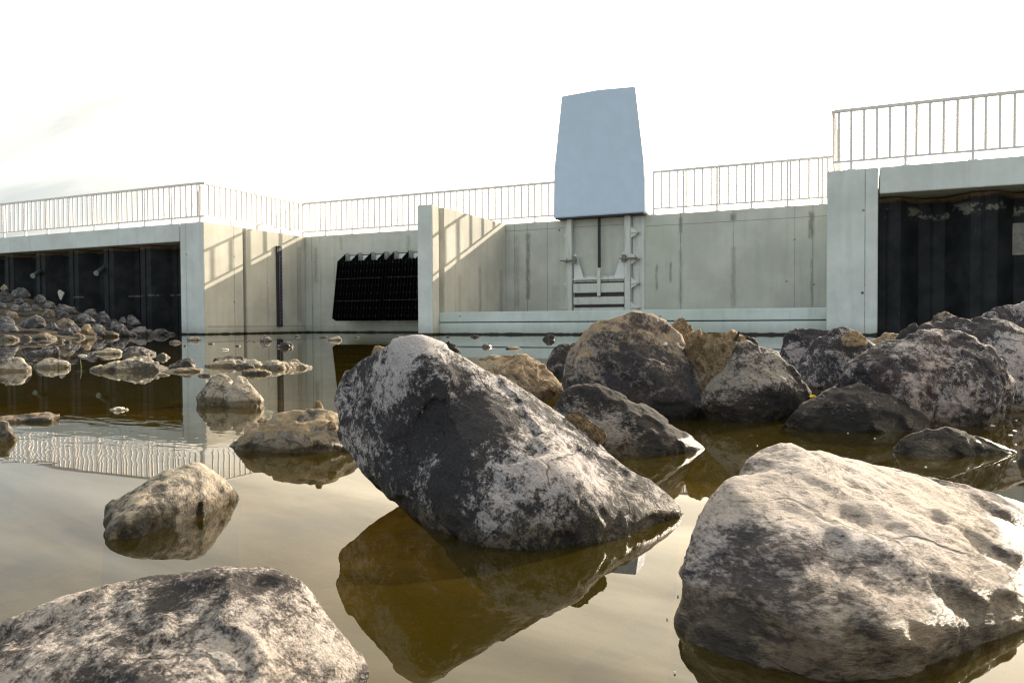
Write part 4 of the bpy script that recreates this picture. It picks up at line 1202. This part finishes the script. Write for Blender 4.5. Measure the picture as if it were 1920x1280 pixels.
# ------------------------------------------------------------------ stones in the pond, left
S = [
 ('rounded grey stone at the left photo edge, before the pale low stone', [(-18, 690), (-5, 676), (18, 668), (40, 670), (55, 682), (60, 691)], 697, 'rk_pond', 5),
 ('pale low stone right of the rounded one at the left edge', [(63, 687), (80, 673), (100, 670), (118, 675), (133, 682)], 690, 'rk_pond', 5),
 ('dark stone with sunlit right end near the heap, behind the two left edge stones', [(46, 663), (70, 660), (90, 650), (105, 647), (113, 657), (113, 665)], 668, 'rk_grey', 5),
 ('pale pointed stone left behind the big flat one', [(177, 661), (195, 654), (212, 652), (226, 655), (231, 661)], 664, 'rk_pond', 5),
 ('dark humped stone with bright tip behind the big flat one', [(228, 662), (235, 653), (250, 654), (262, 649), (275, 652), (285, 660), (293, 662)], 666, 'rk_grey', 5),
 ('little pale pyramid stone right of the humped one', [(292, 668), (304, 661), (311, 664), (319, 669)], 671, 'rk_pond', 4),
 ('biggest flat grey stone of the left water, long and tapering to the left', [(167, 692), (192, 686), (215, 676), (238, 668), (262, 667), (280, 669), (296, 680), (316, 689)], 697, 'rk_pond', 6),
 ('dark rounded stone at the right tip of the biggest flat stone', [(314, 689), (322, 682), (336, 678), (350, 671), (362, 672), (368, 683), (369, 690)], 691, 'rk_dark', 5),
 ('thin pale ledge lying in front of the dark rounded stone', [(303, 696), (330, 690), (365, 688), (382, 692)], 698, 'rk_flat', 5),
 ('pale sliver of stone below the thin ledge', [(291, 703), (300, 700), (312, 700), (318, 702)], 704, 'rk_flat', 4),
 ('small dark sliver left behind the twin peaked rock', [(371, 703), (378, 700), (390, 700), (397, 704)], 706, 'rk_dark', 4),
 ('long black slab at the back of the middle stone cluster', [(399, 677), (401, 671), (420, 668), (440, 666), (455, 667), (468, 677)], 680, 'rk_dark', 5),
 ('pale wedge stone in front of the black slab', [(383, 685), (405, 678), (430, 673), (447, 674), (460, 683)], 688, 'rk_pond', 5),
 ('dark low stone in the middle of the cluster', [(435, 687), (445, 682), (465, 680), (478, 686)], 690, 'rk_dark', 5),
 ('speckled stone right behind the dark low one of the cluster', [(452, 683), (462, 675), (478, 673), (488, 677), (495, 685)], 687, 'rk_pond', 5),
 ('wide smooth pale stone at the right end of the cluster', [(488, 688), (498, 678), (508, 674), (520, 676), (535, 680), (560, 681), (586, 687)], 692, 'rk_pond', 6),
 ('small dome behind the wide smooth stone', [(538, 680), (546, 673), (555, 673), (563, 680)], 682, 'rk_pond', 4),
 ('dark oval stone with a pale right half below the cluster', [(453, 696), (465, 690), (485, 691), (500, 695), (510, 697)], 702, 'rk_flat', 5),
 ('pale block like stone near the foot of the wing wall', [(487, 638), (491, 629), (499, 627), (506, 632), (510, 637)], 640, 'rk_pond', 4),
 ('dark stone with lit right edge below the staff gauge', [(518, 648), (528, 644), (538, 640), (545, 642), (550, 648)], 651, 'rk_dark', 5),
 ('flat speckled stone just left of the wing wall corner', [(317, 641), (328, 637), (338, 639), (342, 642)], 643, 'rk_pond', 4),
 ('brownish flat stone in front of the wing wall face', [(351, 635), (358, 630), (370, 630), (377, 635)], 638, 'rk_pond', 4),
 ('ragged low stone in front of the left trash rack', [(615, 636), (625, 632), (635, 630), (641, 636)], 638, 'rk_pond', 4),
 ('flat dark stone at the foot of the wall below the rack', [(598, 632), (606, 629), (616, 632)], 633, 'rk_pond', 4),
 ('stone peeping out left of the central boulder top', [(696, 664), (700, 650), (710, 647), (726, 654), (735, 664)], 668, 'rk_tan', 5),
 ('small black and white stone before the stop logs, left one', [(904, 648), (911, 643), (917, 644), (923, 649)], 651, 'rk_grey', 4),
 ('ragged pale stone flush with the water before the stop logs', [(948, 652), (958, 648), (966, 650), (977, 652)], 654, 'rk_pond', 4),
 ('dark pointed stone before the stop logs, right one', [(1017, 635), (1024, 629), (1032, 626), (1040, 632)], 637, 'rk_dark', 4),
 ('low dark stone at the foot of the stop logs', [(882, 631), (890, 627), (899, 631)], 632, 'rk_dark', 4),
 ('low stone at the foot of the pier', [(738, 634), (748, 629), (762, 633)], 635, 'rk_dark', 4),
 ('small flat white stone alone in the dark left water', [(204, 767), (215, 762), (228, 762), (242, 767)], 770, 'white', 5),
 ('long pale silt bar flush with the water at the left photo edge', [(-60, 790), (-10, 781), (40, 776), (80, 773), (112, 772)], 794, 'rk_flat', 6),
 ('rounded tan rock cut by the left photo edge above the foreground boulder', [(-50, 826), (-25, 796), (-2, 787), (14, 789), (27, 803), (33, 819)], 828, 'rk_pond', 5),
]
for k, (lab, out, wl, mt, sub) in enumerate(S):
    stone('rock' if mt != 'white' else 'pebble', lab, out, M[mt], wl=wl, th=0.85 if wl > 650 else 0.7, dep=0.2, sub=sub, seed=200 + k, rough=1.0, cuts=5,
          group='stones breaking the surface of the left pond')
for k, (x, y, r) in enumerate([(154, 666, 9), (396, 644, 6), (422, 655, 8), (446, 648, 5), (462, 640, 5), (477, 640, 4), (559, 630, 6), (670, 632, 6), (347, 648, 3), (840, 631, 4)]):
    stone('pebble', 'small pale pebble just breaking the surface of the calm water near the wall', [(x - r, y), (x - r * .2, y - 2.0), (x + r, y)], M['white'] if k in (0, 2) else M['rk_pond'], wl=y + 1, th=0.8, dep=0.05, cat='pebble', sub=3, seed=300 + k,
          group='pale pebbles near the wing wall')
b = MB()
g0, g1 = W(152, 691), at(150, 672, water_depth(152, 691))
b.tube(g0 - np.array([0, 0, .1]), (g0 + g1) / 2 + RT * 0.002, 0.0022, 5, 0.0018); b.tube((g0 + g1) / 2 + RT * 0.002, g1, 0.0018, 5, 0.0006)
b.tube(g0, g0 + RT * 0.008 + UP * 0.02, 0.002, 5, 0.001)
tag(b.build('grass_blade', M['grass']), 'single green blade of grass standing in the left water', 'grass')

# ------------------------------------------------------------------ stone heap at the left bank
def heap_depth(x, y):
    wy = 637 - 10.0 * max(0.0, min(1.0, (x - 90) / 240.0))
    dw = water_depth(x, wy)
    t_ = max(0.0, min(1.0, (wy - y) / (wy - (528 + 0.29 * max(x, 0)))))
    far = 24.3 - (x / 340.0) * 2.4
    return dw + (far - dw) * t_


bmh = bmesh.new()
rows = []
for i in range(25):
    x = -420 + 790 * i / 24
    row = []
    for j in range(9):
        yy_top = 540 + 0.27 * x if x > 0 else 540
        y = 640 - 10 * max(0, min(1, (x - 90) / 240)) + (yy_top - 640 + 10 * max(0, min(1, (x - 90) / 240))) * j / 8
        p = at(x, y + 5, heap_depth(x, y) + 0.35)
        p = p if j else np.array([p[0], p[1], -0.3])
        row.append(bmh.verts.new(p))
    rows.append(row)
for i in range(24):
    for j in range(8):
        bmh.faces.new((rows[i][j], rows[i + 1][j], rows[i + 1][j + 1], rows[i][j + 1]))
mh = MB(); mh.bm.free(); mh.bm = bmh
tag(mh.build('bank', M['earth'], smooth=True), kind='structure')

HEAP = [(0, 90, 180, 250), (110, 330, 210, 335), (0, 100, 240, 310), (350, 500, 290, 390), (140, 260, 320, 400), (-40, 80, 360, 440), (190, 350, 375, 480), (450, 600, 360, 445),
        (440, 590, 430, 545), (580, 830, 390, 510), (590, 760, 470, 570), (30, 200, 450, 560), (-60, 160, 520, 630), (210, 490, 500, 655), (580, 825, 540, 650), (780, 1015, 490, 605),
        (860, 1040, 440, 530), (1000, 1180, 470, 610), (835, 1025, 600, 745), (935, 1125, 600, 690), (1120, 1260, 550, 640), (1150, 1355, 575, 695), (1325, 1490, 500, 625), (1250, 1345, 528, 600),
        (1370, 1575, 625, 715), (1250, 1450, 668, 740), (1490, 1690, 660, 738), (1080, 1262, 675, 742), (-30, 205, 600, 695), (50, 255, 665, 745), (240, 485, 655, 745), (600, 785, 635, 725),
        (490, 640, 670, 745), (680, 905, 690, 752), (335, 605, 690, 768), (210, 345, 715, 770), (-20, 212, 712, 778), (475, 625, 585, 665), (1600, 1790, 650, 710), (0, 120, 310, 380),
        (330, 450, 395, 470), (100, 240, 395, 470), (700, 860, 610, 690), (1020, 1110, 670, 730), (1700, 1900, 690, 735), (610, 700, 755, 800), (680, 757, 765, 803), (390, 550, 775, 805)]
rs = random.Random(5)
HG = 'riprap stones heaped against the left sheet piling'
for k, (a, b_, c_, d_) in enumerate(sorted(HEAP, key=lambda q: q[3])):
    x0, x1, y0, y1 = a / 5.647, b_ / 5.647, 500 + c_ / 5.647, 500 + d_ / 5.647
    xm = (x0 + x1) / 2
    w = x1 - x0; h = y1 - y0
    sk = rs.uniform(-0.2, 0.2)
    out = [(x0, y1 - h * .25), (x0 + w * .12, y0 + h * rs.uniform(.3, .5)), (xm + w * (sk - .15), y0 + h * rs.uniform(0, .1)), (xm + w * (sk + .12), y0 + h * rs.uniform(0, .12)),
           (x1 - w * .14, y0 + h * rs.uniform(.3, .55)), (x1, y1 - h * .2)]
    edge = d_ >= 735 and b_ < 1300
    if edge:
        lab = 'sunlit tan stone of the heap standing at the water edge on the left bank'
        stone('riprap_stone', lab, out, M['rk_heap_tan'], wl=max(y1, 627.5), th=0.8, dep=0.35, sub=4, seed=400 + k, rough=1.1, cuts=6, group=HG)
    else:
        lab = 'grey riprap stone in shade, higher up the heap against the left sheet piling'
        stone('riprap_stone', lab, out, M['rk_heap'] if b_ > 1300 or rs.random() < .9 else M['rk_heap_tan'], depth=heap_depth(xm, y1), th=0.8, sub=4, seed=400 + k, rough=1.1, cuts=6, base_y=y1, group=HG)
p = onY(115, 553, -4.0)
pts = [p + np.array(q) for q in ((-.14, 0, .14), (.02, -.06, .17), (.17, 0, .08), (.05, -.05, -.2), (-.05, 0, -.15), (0, .12, 0), (-.12, -.04, .05), (.12, -.06, .0))]
put_rock('pale_stone', pts, M['white'], 'single pale stone stuck above the heap against the left sheet piling', 'rock', sub=4, seed=500)

# ------------------------------------------------------------------ flecks of froth floating among the right rocks
fm = None
for k, (x, y, r) in enumerate([(1905, 788, 3), (1861, 798, 4), (1903, 808, 4.5), (1895, 816, 4), (1905, 834, 2.5), (1868, 783, 2), (1903, 866, 3), (1873, 872, 2.5), (1736, 876, 2), (1640, 822, 1.6),
                                (1590, 812, 1.5), (1280, 1066, 1.6), (1271, 1118, 1.6), (1251, 1161, 1.4), (1265, 1262, 2), (1480, 842, 1.5), (1420, 836, 1.4)]):
    c = on_water(x, y); d = water_depth(x, y)
    rr = r * d / F_PX
    b = MB()
    n = 7
    jit = [rs.uniform(0.6, 1.2) for _ in range(n)]
    top = [(c[0] + rr * jit[i] * math.cos(6.283 * i / n), c[1] + 1.3 * rr * jit[i] * math.sin(6.283 * i / n), 0.0016) for i in range(n)]
    b.face(top)
    b.face([(px_, py_, -0.001) for px_, py_, _ in top][::-1])
    for i in range(n):
        j = (i + 1) % n
        b.face([top[i], (top[i][0], top[i][1], -0.001), (top[j][0], top[j][1], -0.001), top[j]])
    bmesh.ops.remove_doubles(b.bm, verts=b.bm.verts, dist=1e-6)
    tag(b.build('floating_fleck', M['froth']), 'tiny pale fleck of froth floating on the still water among the front rocks', 'fleck', 'flecks floating on the water')
